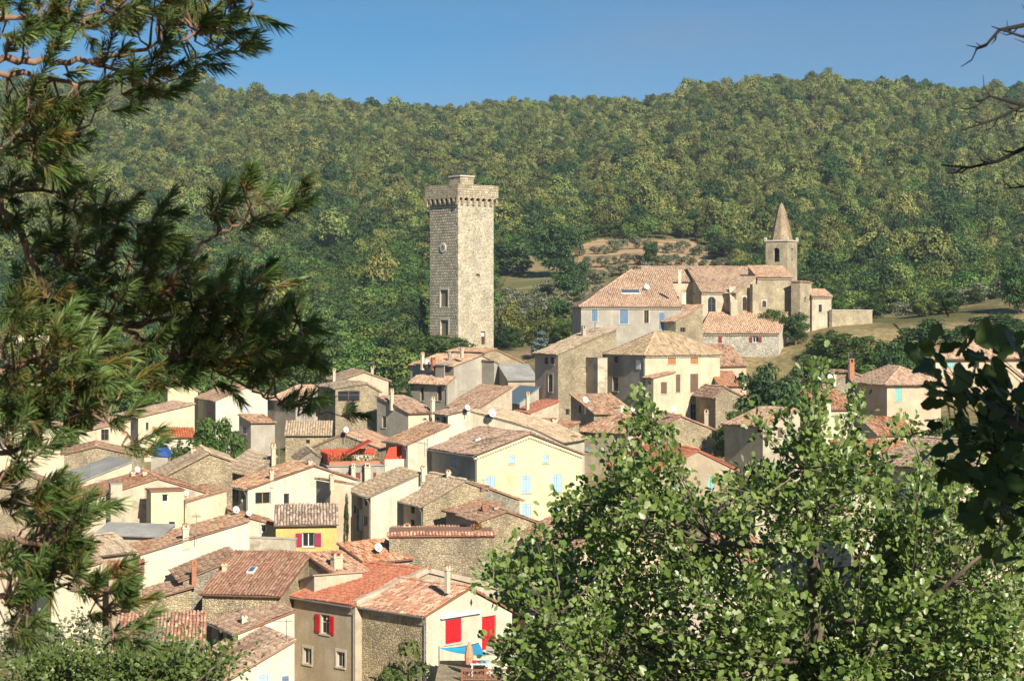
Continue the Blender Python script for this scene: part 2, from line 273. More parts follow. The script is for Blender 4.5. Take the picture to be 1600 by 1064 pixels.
# ------------------------------------------------------------------ terrain
XC = np.array([-400, 0, 400, 800, 1000, 1100, 1200, 1400, 1600, 2000], float)
_rows = [  # Y: heights at photograph columns {x: z}
 (-80, {800: 4}), (-10, {800: -1.6}), (0, {800: -1.75}), (12, {800: -4.5}), (25, {800: -9}), (60, {800: -17}), (90, {800: -22.5}),
 (111, {800: -23.5, 1600: -22.5}), (130, {0: -22, 800: -21.5, 1600: -20}), (158, {0: -20, 800: -19, 1600: -17}),
 (180, {0: -19, 400: -18, 800: -16.5, 1200: -15, 1600: -14}), (205, {0: -18, 400: -16.5, 800: -13.5, 1200: -12, 1600: -11.5}),
 (230, {0: -17, 400: -15.5, 700: -12, 800: -11, 1000: -9, 1200: -8, 1600: -9.5}), (250, {0: -16, 400: -14, 700: -10, 800: -8, 950: -4, 1200: -4, 1235: -3.5, 1290: -1.2, 1600: -1}),
 (270, {0: -15, 400: -12, 700: -5, 800: -5, 950: -2, 1200: -.6, 1400: 0, 1600: 2}), (290, {0: -14, 400: -10, 650: -4.2, 800: -4.2, 1000: -2, 1200: -.4, 1400: .5, 1600: 4}),
 (330, {0: -10, 400: -9, 800: -7, 1000: -3, 1200: -2, 1400: -1, 1600: 5}), (380, {0: -4, 400: -3, 800: 1, 1000: 5, 1200: 2, 1600: 4}),
 (430, {0: 3, 400: 5, 800: 9, 1000: 12, 1200: 10, 1600: 9}), (470, {0: 10, 400: 11, 800: 15, 1000: 17.5, 1200: 15, 1600: 14}),
 (550, {0: 25, 800: 27, 1200: 29, 1600: 27}), (700, {0: 50, 800: 52, 1200: 58, 1600: 58}),
 (850, {0: 84, 400: 81, 800: 80, 1000: 84, 1100: 92, 1200: 96, 1600: 95}),
 (960, {-400: 112, 0: 112, 250: 112, 300: 110, 400: 106, 500: 102, 600: 101, 700: 99, 800: 101.5, 900: 102.5, 1000: 103.5, 1060: 106, 1100: 111, 1200: 112, 1300: 111, 1400: 107, 1500: 106, 1600: 107, 2000: 108}),
 (1100, {800: 84}), (1600, {800: 40}), (4500, {800: 30})]
XF = np.linspace(-800, 2400, 65)
TY = np.array([r[0] for r in _rows], float)
TZ = np.array([np.interp(XF, sorted(r[1]), [r[1][k] for k in sorted(r[1])]) for r in _rows])
def ground(X, Y):
    X = np.asarray(X, float); Y = np.asarray(Y, float)
    px = np.clip(HX+X/np.maximum(Y, 60)*F, XF[0], XF[-1]-1e-6); Yc = np.clip(Y, TY[0], TY[-1]-1e-6)
    i = np.clip(np.searchsorted(TY, Yc, 'right')-1, 0, len(TY)-2); t = (Yc-TY[i])/(TY[i+1]-TY[i]); t = t*t*(3-2*t)*.4+t*.6
    g = (px-XF[0])/(XF[1]-XF[0]); j = g.astype(int); s = g-j
    z = (TZ[i, j]*(1-s)+TZ[i, j+1]*s)*(1-t)+(TZ[i+1, j]*(1-s)+TZ[i+1, j+1]*s)*t
    am = np.clip((Y-430)/300, 0, 1)
    return z+am*(1.6*np.sin(X*.031+Y*.013)*np.sin(Y*.027-X*.011)+.8*np.sin(X*.09+1)*np.sin(Y*.07))
def gz(X, Y): return float(ground(np.array([X]), np.array([Y]))[0])

def m_ground():
    m, n, l, b = newmat('ground_dry'); tc = n.new('ShaderNodeTexCoord')
    a = n.new('ShaderNodeTexNoise'); a.inputs['Scale'].default_value = .035; a.inputs['Detail'].default_value = 9; a.inputs['Roughness'].default_value = .65; l.new(tc.outputs['Object'], a.inputs[0])
    c = n.new('ShaderNodeTexNoise'); c.inputs['Scale'].default_value = 1.2; c.inputs['Detail'].default_value = 8; l.new(tc.outputs['Object'], c.inputs[0])
    r = ramp(n, [(.34, (.07, .085, .03)), (.46, (.16, .145, .06)), (.56, (.30, .235, .115)), (.70, (.38, .27, .15))]); l.new(a.outputs[0], r.inputs[0])
    r2 = ramp(n, [(.3, (.6, .6, .6)), (.65, (1.15, 1.15, 1.15))]); l.new(c.outputs[0], r2.inputs[0])
    m2 = n.new('ShaderNodeMixRGB'); m2.blend_type = 'MULTIPLY'; m2.inputs[0].default_value = 1; l.new(r.outputs[0], m2.inputs[1]); l.new(r2.outputs[0], m2.inputs[2])
    l.new(m2.outputs[0], b.inputs['Base Color']); b.inputs['Roughness'].default_value = .95; b.inputs['Specular IOR Level'].default_value = .1
    bp = n.new('ShaderNodeBump'); bp.inputs['Distance'].default_value = .3; l.new(c.outputs[0], bp.inputs['Height']); l.new(bp.outputs[0], b.inputs['Normal'])
    return m
gy = np.concatenate([np.arange(-80, 60, 5), np.arange(60, 340, 4), np.arange(340, 1120, 8), np.linspace(1120, 4500, 40)]); gs = np.linspace(-.53, .53, 190)
GS, GY = np.meshgrid(gs, gy); GX = GS*np.maximum(GY, 60)*1.0; GZ = ground(GX, GY)
nv = len(gs); idx = np.arange(len(gy)*nv).reshape(len(gy), nv)
Q = np.stack([idx[:-1, :-1], idx[:-1, 1:], idx[1:, 1:], idx[1:, :-1]], -1).reshape(-1, 4)
tag(link('terrain', raw_mesh('terrain', np.stack([GX, GY, GZ], -1).reshape(-1, 3), Q, m_ground(), smooth=True)), kind='structure')

# ------------------------------------------------------------------ roofs
def clip_col(poly, a):
    bs = []
    for i in range(len(poly)):
        (a0, b0), (a1, b1) = poly[i], poly[(i+1) % len(poly)]
        if (a0-a)*(a1-a) < 0: bs.append(b0+(b1-b0)*(a-a0)/(a1-a0))
    return (min(bs), max(bs)) if len(bs) >= 2 else None
_sec = [(-1, 0), (-.72, .70), (0, 1), (.72, .70), (1, 0)]
def tile_field(pts, sp, pitch, rng, sag=.0):
    """rows of overlapping half-round clay tiles on a planar polygon whose first edge is the eave"""
    p = [np.array(q, float) for q in pts]; ea = p[1]-p[0]; ea /= np.linalg.norm(ea)
    nn = np.cross(p[1]-p[0], p[-1]-p[0]); nn /= np.linalg.norm(nn); eb = np.cross(nn, ea)
    p2 = [(float(np.dot(q-p[0], ea)), float(np.dot(q-p[0], eb))) for q in p]
    amin = min(q[0] for q in p2); amax = max(q[0] for q in p2); A = []; B = []; L = []
    n = max(1, int(round((amax-amin)/sp))); sp = (amax-amin)/n
    for i in range(n):
        a = amin+(i+.5)*sp; cr = clip_col(p2, a)
        if not cr: continue
        b0, b1 = cr; bb = b0-rng.uniform(0, .06); first = True
        while bb < b1-.08:
            st = pitch*(rng.uniform(.45, 1.0) if first and b1-b0 > 1 else rng.uniform(.94, 1.06)); first = False
            A.append(a); B.append(bb); L.append(min(st*1.22, b1-bb)); bb += st
    if not A: return None
    A = np.array(A); B = np.array(B); L = np.array(L); N = len(A)
    r0 = sp*.40*(1+rng.uniform(-.06, .06, N)); jit = rng.normal(0, .012, N); lift = rng.uniform(.0, .02, N); skew = rng.normal(0, .018, N)
    V = np.zeros((N, 11, 3))
    for k, (cx, cz) in enumerate(_sec):
        for e in (0, 1):
            rr = r0*(1 if e == 0 else .8); aa = A+jit+cx*rr+(skew if e else 0); bb = B+(L if e else 0); zz = cz*rr*.8+(.028+lift if e == 0 else .0)+.002
            V[:, k+5*e] = p[0]+aa[:, None]*ea+bb[:, None]*eb+zz[:, None]*nn
    V[:, 10] = p[0]+(A+jit)[:, None]*ea+B[:, None]*eb+.004*nn
    t6 = np.array([[0, 1, 6, 5], [1, 2, 7, 6], [2, 3, 8, 7], [3, 4, 9, 8], [0, 10, 2, 1], [10, 4, 3, 2]])
    Q = (np.arange(N)[:, None, None]*11+t6[None]).reshape(-1, 4)
    colv = np.clip(rng.random(int(N))*.92+.08*rng.random(), 0, 1)
    return V.reshape(-1, 3), Q, np.repeat(colv, 11)
def roof_part(polys, mat, parent, M4, sp, pitch, thick=.09, ridges=(), rng=None, tiles=True, name='roof'):
    mb = MB()
    for pts in polys:
        v = [Vector(q) for q in pts]; nrm = (v[1]-v[0]).cross(v[-1]-v[0]).normalized(); mb.prism(v, nrm*thick)
    ph = rng.uniform(0, 6.28, 4)
    def sag(V):                      # old timbers: the whole covering waves a little
        V = np.array(V, float); V[:, 2] += .055+.03*np.sin(V[:, 0]*1.05+ph[0])+.03*np.sin(V[:, 1]*.9+ph[1])+.015*np.sin((V[:, 0]+V[:, 1])*2.3+ph[2]); return V
    if tiles: mb.v = [tuple(q) for q in sag(mb.v)]
    ro = mb.build(name, mat, parent, M4); n = len(ro.data.vertices)
    at = ro.data.attributes.new('tint', 'FLOAT', 'POINT'); at.data.foreach_set('value', np.full(n, .12, np.float32))
    if not tiles: return ro
    Vs, Qs, Ts, o = [], [], [], 0
    for pts in polys:
        v = [Vector(q) for q in pts]; nrm = (v[1]-v[0]).cross(v[-1]-v[0]).normalized()
        r = tile_field([q+nrm*thick for q in v], sp, pitch, rng)
        if r: Vs.append(r[0]); Qs.append(r[1]+o); Ts.append(r[2]); o += len(r[0])
    for (p0, p1) in ridges:                                  # half-round ridge tiles, as tile fields one column wide
        p0 = Vector(p0); p1 = Vector(p1); d = (p1-p0).normalized(); s = d.cross(Vector((0, 0, 1))).normalized(); h = Vector((0, 0, thick+.035))
        r = tile_field([p0-s*.17+h, p0+s*.17+h, p1+s*.17+h, p1-s*.17+h], .34, .42, rng)
        if r: Vs.append(r[0]); Qs.append(r[1]+o); Ts.append(r[2]); o += len(r[0])
    me = raw_mesh('tiles', sag(np.concatenate(Vs)), np.concatenate(Qs), mat, np.concatenate(Ts))
    t = link('clay_tiles', me, ro); tag(t, kind='stuff'); return ro

# ------------------------------------------------------------------ houses
HOUSES = {}
class House: pass
def strips(w, topfn, brk, zb, holes):
    us = sorted(set([0.0, w]+[b for b in brk if 0 < b < w]+[h[0] for h in holes]+[h[2] for h in holes])); out = []
    us = [u for u in us if -1e-6 <= u <= w+1e-6]
    for a, b in zip(us[:-1], us[1:]):
        if b-a < 1e-5: continue
        mid = (a+b)/2; hs = sorted([h for h in holes if h[0]-1e-6 <= a and h[2]+1e-6 >= b], key=lambda h: h[1]); z = zb
        for h in hs:
            if h[1] > z: out.append((a, z, b, z, h[1], h[1]))
            z = h[3]
        if min(topfn(a), topfn(b)) > z+1e-4 or max(topfn(a), topfn(b)) > z+1e-3: out.append((a, z, b, z, topfn(b), topfn(a)))
    return out
def house(key, name, label, Y, th, c, A, B, wall='cream', wallB=None, roof='old', wins=(), chim=(), ov=.3, verge=.14, root=None, cat='house',
          group='houses of the village', hip=None, flat=None, down=None, sp=None, gen=False, tiles=True, roofmat=None, hipl=None):
    h = House(); t = R(th); d1 = (math.cos(t), math.sin(t)); d2 = (-math.sin(t), math.cos(t)); C = P(c[0], c[1], Y); h.C = C; h.th = t; h.key = key
    rng = np.random.default_rng(abs(hash(key)) % 1000 if False else sum(ord(q)*(i+3) for i, q in enumerate(key)))
    def along(x, d): k = (x-HX)/F; return (k*C.y-C.x)/(d[0]-k*d[1])
    def pt(x, y, d):
        if isinstance(x, str): g_ = (HY-y)/F; u = (g_*C.y-C.z)/(float(x)-g_*d[1])     # given by its roof pitch
        else: u = along(x, d)
        return u, (HY-y)/F*(C.y+u*d[1])
    prof = None; mode = 'F'
    def ext(q, d): return q[1] if isinstance(q, tuple) else along(q, d)
    if isinstance(A, list):
        mode = 'A'; prof = [(0, C.z)]+[pt(x, y, d1) for x, y in A]; w = prof[-1][0]; l = ext(B, d2)
    elif isinstance(B, list):
        mode = 'B'; prof = [(0, C.z)]+[pt(x, y, d2) for x, y in B]; l = prof[-1][0]; w = ext(A, d1)
    else: w = ext(A, d1); l = ext(B, d2)
    h.w, h.l = w, l
    if not (0.5 < w < 30 and 0.5 < l < 30): print('BAD', key, w, l); w = min(max(w, 1.0), 12.0); l = min(max(l, 1.0), 12.0); h.w, h.l = w, l
    cs = [C+Vector((d1[0]*a*w+d2[0]*b*l, d1[1]*a*w+d2[1]*b*l, 0)) for a in (0, 1) for b in (0, 1)]
    zb = min(gz(q.x, q.y) for q in cs)-.6
    if down is not None: zb = down
    if root is None:
        ob = empty(name, (C.x, C.y, zb), t); tag(ob, label, cat, group); M4 = None
    else:
        ob = root; M4 = root.matrix_basis.inverted() @ (Matrix.Translation((C.x, C.y, zb)) @ Matrix.Rotation(t, 4, 'Z'))
    h.ob = ob; h.M4 = M4; h.zb = zb; h.mode = mode; zt = C.z-zb
    if prof: prof = [(a, z-zb) for a, z in prof]
    h.prof = prof; h.zt = zt
    pf = (lambda a: float(np.interp(a, [q[0] for q in prof], [q[1] for q in prof]))) if prof else (lambda a: zt)
    topA = pf if mode == 'A' else (lambda u: zt); topD = topA if mode != 'B' else (lambda u: prof[-1][1])
    topB = pf if mode == 'B' else (lambda v: zt); topC = topB if mode != 'A' else (lambda v: prof[-1][1])
    brk = [q[0] for q in prof] if prof else []
    if hipl: topB = lambda v: zt; topD = lambda u: min(prof[-1][1], zt+(prof[-1][1]-zt)*u/hipl)
    if hip is not None: ri = min(w, l)/2
    def rz(u, v):
        if mode == 'A': return pf(u)
        if mode == 'B': return pf(v)
        if hip is not None: return zt+hip*min(1, max(0, min(u, w-u, v, l-v)/ri))
        return zt
    h.rz = rz
    def toloc(x, y, Yw):
        p = P(x, y, Yw)-C; return (p.x*d1[0]+p.y*d1[1], p.x*d2[0]+p.y*d2[1], p.z+zt)
    def hit(x, y):                      # where the line of sight through (x, y) meets the roof
        for Yw in np.arange(Y-4, Y+40, .05):
            u, v, z = toloc(x, y, Yw)
            if -.6 <= u <= w+.6 and -.6 <= v <= l+.6 and z <= rz(u, v): return (u, v, rz(u, v), Yw)
        u, v, z = toloc(x, y, Y+1); return (min(max(u, .3), w-.3), min(max(v, .3), l-.3), z, Y+1)
    h.hit = hit
    # openings
    holes = {'A': [], 'B': []}; specs = []
    for s in wins:
        wl_, x0, y0, x1, y1, st = s[:6]; d = d1 if wl_ == 'A' else d2; lim = w if wl_ == 'A' else l
        a0, _ = pt(x0, y0, d); a1, _ = pt(x1, y0, d); am = (a0+a1)/2; Ym = C.y+am*d[1]; z1 = (HY-y0)/F*Ym-zb; z0 = (HY-y1)/F*Ym-zb
        a0, a1 = min(a0, a1), max(a0, a1); a0 = max(a0, .08); a1 = min(a1, lim-.08)
        if a1-a0 < .15 or z1-z0 < .15: print('skip window', key, s); continue
        tp = topA if wl_ == 'A' else topB; z1 = min(z1, min(tp(a0), tp(a1))-.06)
        holes[wl_].append((a0, z0, a1, z1)); specs.append((wl_, a0, z0, a1, z1, st, s[6] if len(s) > 6 else 'brown'))
    mb = MB()
    for side, wd, tp in (('A', w, topA), ('B', l, topB), ('C', l, topC), ('D', w, topD)):
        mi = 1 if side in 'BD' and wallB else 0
        b2 = ([hipl] if hipl and side == 'D' else brk) if hipl or (mode == 'A' and side in 'AD') or (mode == 'B' and side in 'BC') else []
        f3 = {'A': lambda a, z, q=0: (a, q, z), 'B': lambda a, z, q=0: (q, a, z), 'C': lambda a, z, q=0: (w, a, z), 'D': lambda a, z, q=0: (a, l, z)}[side]
        for (a, za, b, zb2, zc, zd) in strips(wd, tp, b2, 0, holes.get(side, [])):
            q = [f3(a, za), f3(b, zb2), f3(b, zc), f3(a, zd)]
            if side in 'BD': q.reverse()
            mb.face(q, mi)
        for (a0, z0, a1, z1) in holes.get(side, []):
            dp = .22
            for e in (((a0, z0), (a0, z1)), ((a0, z1), (a1, z1)), ((a1, z1), (a1, z0)), ((a1, z0), (a0, z0))):
                q = [f3(*e[0]), f3(*e[1]), f3(*e[1], dp), f3(*e[0], dp)]
                if side == 'B': q.reverse()
                mb.face(q, mi)
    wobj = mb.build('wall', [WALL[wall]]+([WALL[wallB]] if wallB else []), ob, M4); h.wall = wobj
    # roof
    sp = sp or (.21 if Y < 150 else .25); pitch = .40 if Y < 150 else .46; polys = []; ridges = []; rm = roofmat or ROOF[roof]
    g = verge
    if mode in 'AB' and not flat:
        for i in range(len(prof)-1):
            (a0, z0), (a1, z1) = prof[i], prof[i+1]; s = (z1-z0)/max(a1-a0, 1e-6); first = i == 0; last = i == len(prof)-2
            if z1 >= z0: lo = a0-(ov if first else 0); hi = a1+(.12 if last else 0)
            else: lo = a1+(ov if last else 0); hi = a0-(.12 if first else 0)
            zl = z0+s*(lo-a0); zh = z0+s*(hi-a0); up = hi > lo; e0, e1 = (-g, (l if mode == 'A' else w)+g)
            if mode == 'A': q = [(lo, e1, zl), (lo, e0, zl), (hi, e0, zh), (hi, e1, zh)] if up else [(lo, e0, zl), (lo, e1, zl), (hi, e1, zh), (hi, e0, zh)]
            else: q = [(e0, lo, zl), (e1, lo, zl), (e1, hi, zh), (e0, hi, zh)] if up else [(e1, lo, zl), (e0, lo, zl), (e0, hi, zh), (e1, hi, zh)]
            if hipl: q[3] = (hipl, hi, zh); polys.append([(-ov, hi, zl), (-ov, lo, zl), (hipl, hi, zh)]); q[0] = (-ov, lo, zl); ridges.append((q[0], q[3]))
            polys.append(q)
            if not last and prof[i+1][1] >= prof[i+2][1] and prof[i+1][1] >= prof[i][1]:
                ridges.append(((a1, e0, z1), (a1, e1, z1)) if mode == 'A' else ((e0, a1, z1), (e1, a1, z1)))
    elif hip is not None:
        o = ov; x0, y0, x1, y1 = -o, -o, w+o, l+o; ze = zt-o*hip/ri; zr = zt+hip
        if w >= l: r0, r1 = (ri, l/2, zr), (w-ri, l/2, zr)
        else: r0, r1 = (w/2, ri, zr), (w/2, l-ri, zr)
        c00, c10, c11, c01 = (x0, y0, ze), (x1, y0, ze), (x1, y1, ze), (x0, y1, ze); near = abs(w-l) < .3
        if w >= l: polys = [[c00, c10, r1, r0], [c10, c11, r1], [c11, c01, r0, r1], [c01, c00, r0]]
        else: polys = [[c00, c10, r0], [c10, c11, r1, r0], [c11, c01, r1], [c01, c00, r0, r1]]
        ridges = [(c00, r0), (c10, r1 if w >= l else r0), (c11, r1), (c01, r0 if w >= l else r1)]+([] if near else [(r0, r1)])
        if near: polys = [[a for k, a in enumerate(q) if a not in q[:k]] for q in polys]
    else:
        o = flat if isinstance(flat, float) else .06
        polys = [[(-o, -o, zt), (w+o, -o, zt), (w+o, l+o, zt), (-o, l+o, zt)]]; tiles = False; rm = roofmat or CONCRETE
    h.roof = roof_part(polys, rm, ob, M4, sp, pitch, ridges=ridges, rng=rng, tiles=tiles)
    if gen:                              # row of half-round tiles built into the wall under the eaves
        gb = MB()
        def row(p0, p1, out):
            p0 = Vector(p0); p1 = Vector(p1); L = (p1-p0).length; n = max(2, int(L/.24)); d = (p1-p0)/n; o = Vector(out)
            for i in range(n):
                q = p0+d*i+d*.1; e = d*.8
                poly = [q, q+e, q+e*.85+Vector((0, 0, .10)), q+e*.5+Vector((0, 0, .14)), q+e*.15+Vector((0, 0, .10))]
                gb.prism([a-o*.02 for a in poly], o)
        if mode == 'A':
            for (a0, z0), (a1, z1) in zip(prof[:-1], prof[1:]): row((a0, 0, z0-.24), (a1, 0, z1-.24), (0, -.13, 0))
        if mode != 'A': row((0, 0, zt-.24), (w, 0, zt-.24), (0, -.2, 0))
        if mode != 'B': row((0, l, zt-.24), (0, 0, zt-.24), (-.2, 0, 0))
        gb.build('eave_cornice', SILL, ob, M4)
    # windows, doors, shutters
    for (side, a0, z0, a1, z1, st, colr) in specs:
        f = (lambda a, q, z: (a, q, z)) if side == 'A' else (lambda a, q, z: (q, a, z))
        def bx(m_, a, q, z, b, q2, z2, mi=0):
            p, r = f(a, q, z), f(b, q2, z2); m_.box(min(p[0], r[0]), min(p[1], r[1]), min(p[2], r[2]), max(p[0], r[0]), max(p[1], r[1]), max(p[2], r[2]), mi)
        k = .055; wm = MB(); arch = 'arch' in st
        if 'door' in st:
            bx(wm, a0+.004, .10, z0+.004, a1-.004, .15, z1-.004)
            n = max(2, int((a1-a0)/.2))
            for i in range(n): bx(wm, a0+(a1-a0)*(i+.08)/n, .085, z0+.05, a0+(a1-a0)*(i+.92)/n, .099, z1-.05)
            wo_ = wm.build('door', PAINT[colr], ob, M4); hm = MB(); bx(hm, a1-.2, .03, z0+.95, a1-.14, .084, z0+1.08); hm.build('handle', IRON, wo_)
        else:
            bx(wm, a0+.002, .12, z0+.002, a0+k, .18, z1-.002); bx(wm, a1-k, .12, z0+.002, a1-.002, .18, z1-.002); bx(wm, a0+k, .12, z0+.002, a1-k, .18, z0+k); bx(wm, a0+k, .12, z1-k, a1-k, .18, z1-.002)
            if a1-a0 > .5: bx(wm, (a0+a1)/2-.03, .12, z0+k, (a0+a1)/2+.03, .18, z1-k)
            if z1-z0 > 1.0: bx(wm, a0+k, .13, (z0*.4+z1*.6)-.02, (a0+a1)/2-.031, .17, (z0*.4+z1*.6)+.02); bx(wm, (a0+a1)/2+.031, .13, (z0*.4+z1*.6)-.02, a1-k, .17, (z0*.4+z1*.6)+.02)
            wo_ = wm.build('window', FRAMEB if 'dark' in st else (PAINT['wood'] if 'wood' in st else FRAMEW), ob, M4)
            pm = MB(); bx(pm, a0+k*.6, .145, z0+k*.6, a1-k*.6, .155, z1-k*.6); pm.build('pane', DARKGLASS, wo_)
            if a1-a0 > .3 and 'plain' not in st:
                sm = MB(); bx(sm, a0-.09, -.07, z0-.09, a1+.09, .119, z0-.001); sm.build('sill', SILL, wo_)
        def leaf(b0, b1, q0, q1):
            s_ = MB(); n = max(1, int((b1-b0)/.16))
            for i in range(n): bx(s_, b0+(b1-b0)*i/n+.006, q0, z0+.02, b0+(b1-b0)*(i+1)/n-.006, q1, z1-.02)
            qq0, qq1 = (q0-.025, q0-.001)
            for zz in (.16, .84): bx(s_, b0+.02, qq0, z0+(z1-z0)*zz-.05, b1-.02, qq1, z0+(z1-z0)*zz+.05)
            s_.build('shutter', PAINT[colr], wo_)
        if 'shut' in st:
            if a1-a0 > .6: leaf(a0+.01, (a0+a1)/2-.006, .02, .055); leaf((a0+a1)/2+.006, a1-.01, .02, .055)
            else: leaf(a0+.01, a1-.01, .02, .055)
        if 'open' in st:
            hw = (a1-a0)/2+.02
            leaf(a0-hw-.02, a0-.02, -.075, -.04); leaf(a1+.02, a1+hw+.02, -.075, -.04)
        if 'trim' in st or arch:
            tm = MB(); b_ = .13
            for (p0, p1, p2, p3) in ((a0-b_, z0, a0-.002, z1), (a1+.002, z0, a1+b_, z1), (a0-b_, z1+.002, a1+b_, z1+b_+.05)): bx(tm, p0, -.03, p1, p2, .02, p3)
            tm.build('stone_surround', SILL, wo_)
        if arch:                           # rounded head: two corner pieces fill the square top of the opening
            am_ = MB(); rr = (a1-a0)/2; n = 6
            for sgn in (-1, 1):
                cx = (a0+a1)/2; poly = [f(cx+sgn*rr, -.004, z1)]+[f(cx+sgn*rr*math.cos(q), -.004, z1-rr+rr*math.sin(q)) for q in [math.pi/2*i/n for i in range(n, -1, -1)]]
                am_.prism(poly, f(0, .13, 0))
            am_.build('arch_head', SILL, wo_)
    for s in chim: chimney(h, *s)
    HOUSES[key] = h; return h
CHW = WALL['white']; TERR = m_plain('terracotta', (.40, .17, .09), .85)
def chimney(h, x, yt, yb, wpx, style='plain', mat=None):
    u, v, z, Yh = h.hit(x, yb); ht = (yb-yt)/F*Yh; wd = max(.28, wpx/F*Yh/1.25); mt = {'plain': WALL['white'], 'cream': WALL['cream'], 'stone': WALL['rubble'], 'grey': WALL['grey'], 'brick': TERR, 'slim': ZINC, 'beige': WALL['beige']}[style]
    mb = MB(); a = wd/2; M = (h.M4 or Matrix.Identity(4)) @ Matrix.Translation((u, v, z))
    if style == 'slim':
        mb.tube([(0, 0, -.3), (0, 0, ht)], .09, 8); c = mb.build('chimney', mt, h.ob, M); m2 = MB(); m2.tube([(0, 0, ht+.002), (0, 0, ht+.12)], [.15, .03], 8); m2.build('chimney_cap', ZINC, c); return
    mb.box(-a, -a*.8, -.5, a, a*.8, ht*.78); mb.box(-a-.05, -a*.8-.05, ht*.78-.09, a+.05, a*.8+.05, ht*.78-.003)
    for sx in (-1, 1): mb.box(sx*a*.55-.06+sx*a*.2, -a*.7, ht*.78+.001, sx*a*.55+.06+sx*a*.2, a*.7, ht-.07)
    c = mb.build('chimney', mt, h.ob, M); m2 = MB(); m2.prism([(-a-.04, -a*.8, ht-.069), (a+.04, -a*.8, ht-.069), (a*.5, -a*.8, ht+.03), (-a*.5, -a*.8, ht+.03)], (0, a*1.6, 0)); m2.build('chimney_cap', TERR, c)
DISH_ME = {}
def dish(hk, x, y, dpx, yb, label, face=(.45, -.8, .38)):
    """satellite dish on a short mast standing on the roof or fixed to a wall of house hk"""
    h = HOUSES[hk]; u, v, z, Yh = h.hit(x, yb); r = dpx/2/F*Yh*1.05
    W = (Matrix.Translation((h.C.x, h.C.y, h.zb)) @ Matrix.Rotation(h.th, 4, 'Z')) @ Vector((u, v, z)); top = (yb-y)/F*Yh
    o = empty('satellite_dish', W); tag(o, label, 'satellite dish', 'satellite dishes on the roofs')
    mb = MB(); mb.tube([(0, 0, -.25), (0, 0, top)], .03, 6); mb.build('mast', ZINC, o)
    q = Vector(face).to_track_quat('Z', 'Y').to_matrix().to_4x4(); b = MB(); N = 16; prof = [(0, -.10), (.4, -.085), (.75, -.04), (1, .02)]
    for i in range(3):
        for j in range(N):
            a0, a1 = 2*math.pi*j/N, 2*math.pi*(j+1)/N; f_ = lambda k, a: (prof[k][0]*r*math.cos(a)*.92, prof[k][0]*r*math.sin(a), prof[k][1]*r*1.6)
            b.face([f_(i, a0), f_(i+1, a0), f_(i+1, a1), f_(i, a1)] if i else [f_(0, a0), f_(1, a0), f_(1, a1)])
    b.build('reflector', DISHW, o, Matrix.Translation((0, 0, top)) @ q @ Matrix.Translation((0, 0, .14)), smooth=True)
    a = MB(); a.tube([(0, -r*.9, .05), (0, -r*.35, r*.95)], .018, 5); a.box(-.05, -r*.35-.05, r*.9, .05, -r*.35+.05, r*1.08); a.build('feed_arm', ZINC, o, Matrix.Translation((0, 0, top)) @ q)
def antenna(hk, x, yb, yt, label, rot=20, bars=6, double=False):
    h = HOUSES[hk]; u, v, z, Yh = h.hit(x, yb); W = (Matrix.Translation((h.C.x, h.C.y, h.zb)) @ Matrix.Rotation(h.th, 4, 'Z')) @ Vector((u, v, z)); ht = (yb-yt)/F*Yh
    o = empty('television_antenna', W, R(rot)); tag(o, label, 'antenna', 'television antennas on the roofs')
    m = MB(); m.tube([(0, 0, -.2), (0, 0, ht)], .022, 5); m.build('mast', ZINC, o)
    for k in range(2 if double else 1):
        b = MB(); zz = ht-.1-.55*k; b.tube([(-.3, 0, zz), (1.1, 0, zz)], .014, 5)
        for i in range(bars): b.tube([(-.25+i*1.3/bars, -.32+.02*i, zz+.02), (-.25+i*1.3/bars, .32-.02*i, zz+.02)], .009, 4)
        b.build('aerial', ZINC, o)
# ------------------------------------------------------------------ the clock tower
TW = empty('clock_tower', (0, 0, 0)); TWY, TWT = 290.0, R(40.4)
_c = P(716, 540, TWY); TW.location = (_c.x, _c.y, _c.z-1.0); TW.rotation_euler = (0, 0, TWT)
tag(TW, 'tall square medieval stone clock tower with corbelled parapet and iron bell cage', 'tower')
MASON = m_masonry('tower', [(.34, .28, .19), (.54, .46, .33), (.62, .54, .40), (.42, .34, .23), (.70, .63, .49)], (.36, .29, .20))
MASONG = m_masonry('tower_left', [(.42, .36, .27), (.60, .53, .42), (.68, .61, .49), (.50, .43, .33), (.74, .68, .56)], (.24, .19, .13), w=.66, h=.42, msize=.06)
MASONA = m_stone('tower_right', [(.30, .24, .17), (.60, .52, .38), (.72, .64, .50), (.46, .38, .27), (.78, .71, .57), (.70, .62, .47)], (.62, .54, .41), scale=3.5, squash=1.4, bump=.08, grime=.25, pits=.75)
S = 6.95; HT = (540-313)/F*TWY+1.0
def tz(y, a=0.0, side='A'):
    return (HY-y)/F*(TWY+a*(math.sin(TWT) if side == 'A' else math.cos(TWT)))-_c.z+1.0
def ta(x, side):
    k = (x-HX)/F; d = (math.cos(TWT), math.sin(TWT)) if side == 'A' else (-math.sin(TWT), math.cos(TWT)); return (k*_c.y-_c.x)/(d[0]-k*d[1])
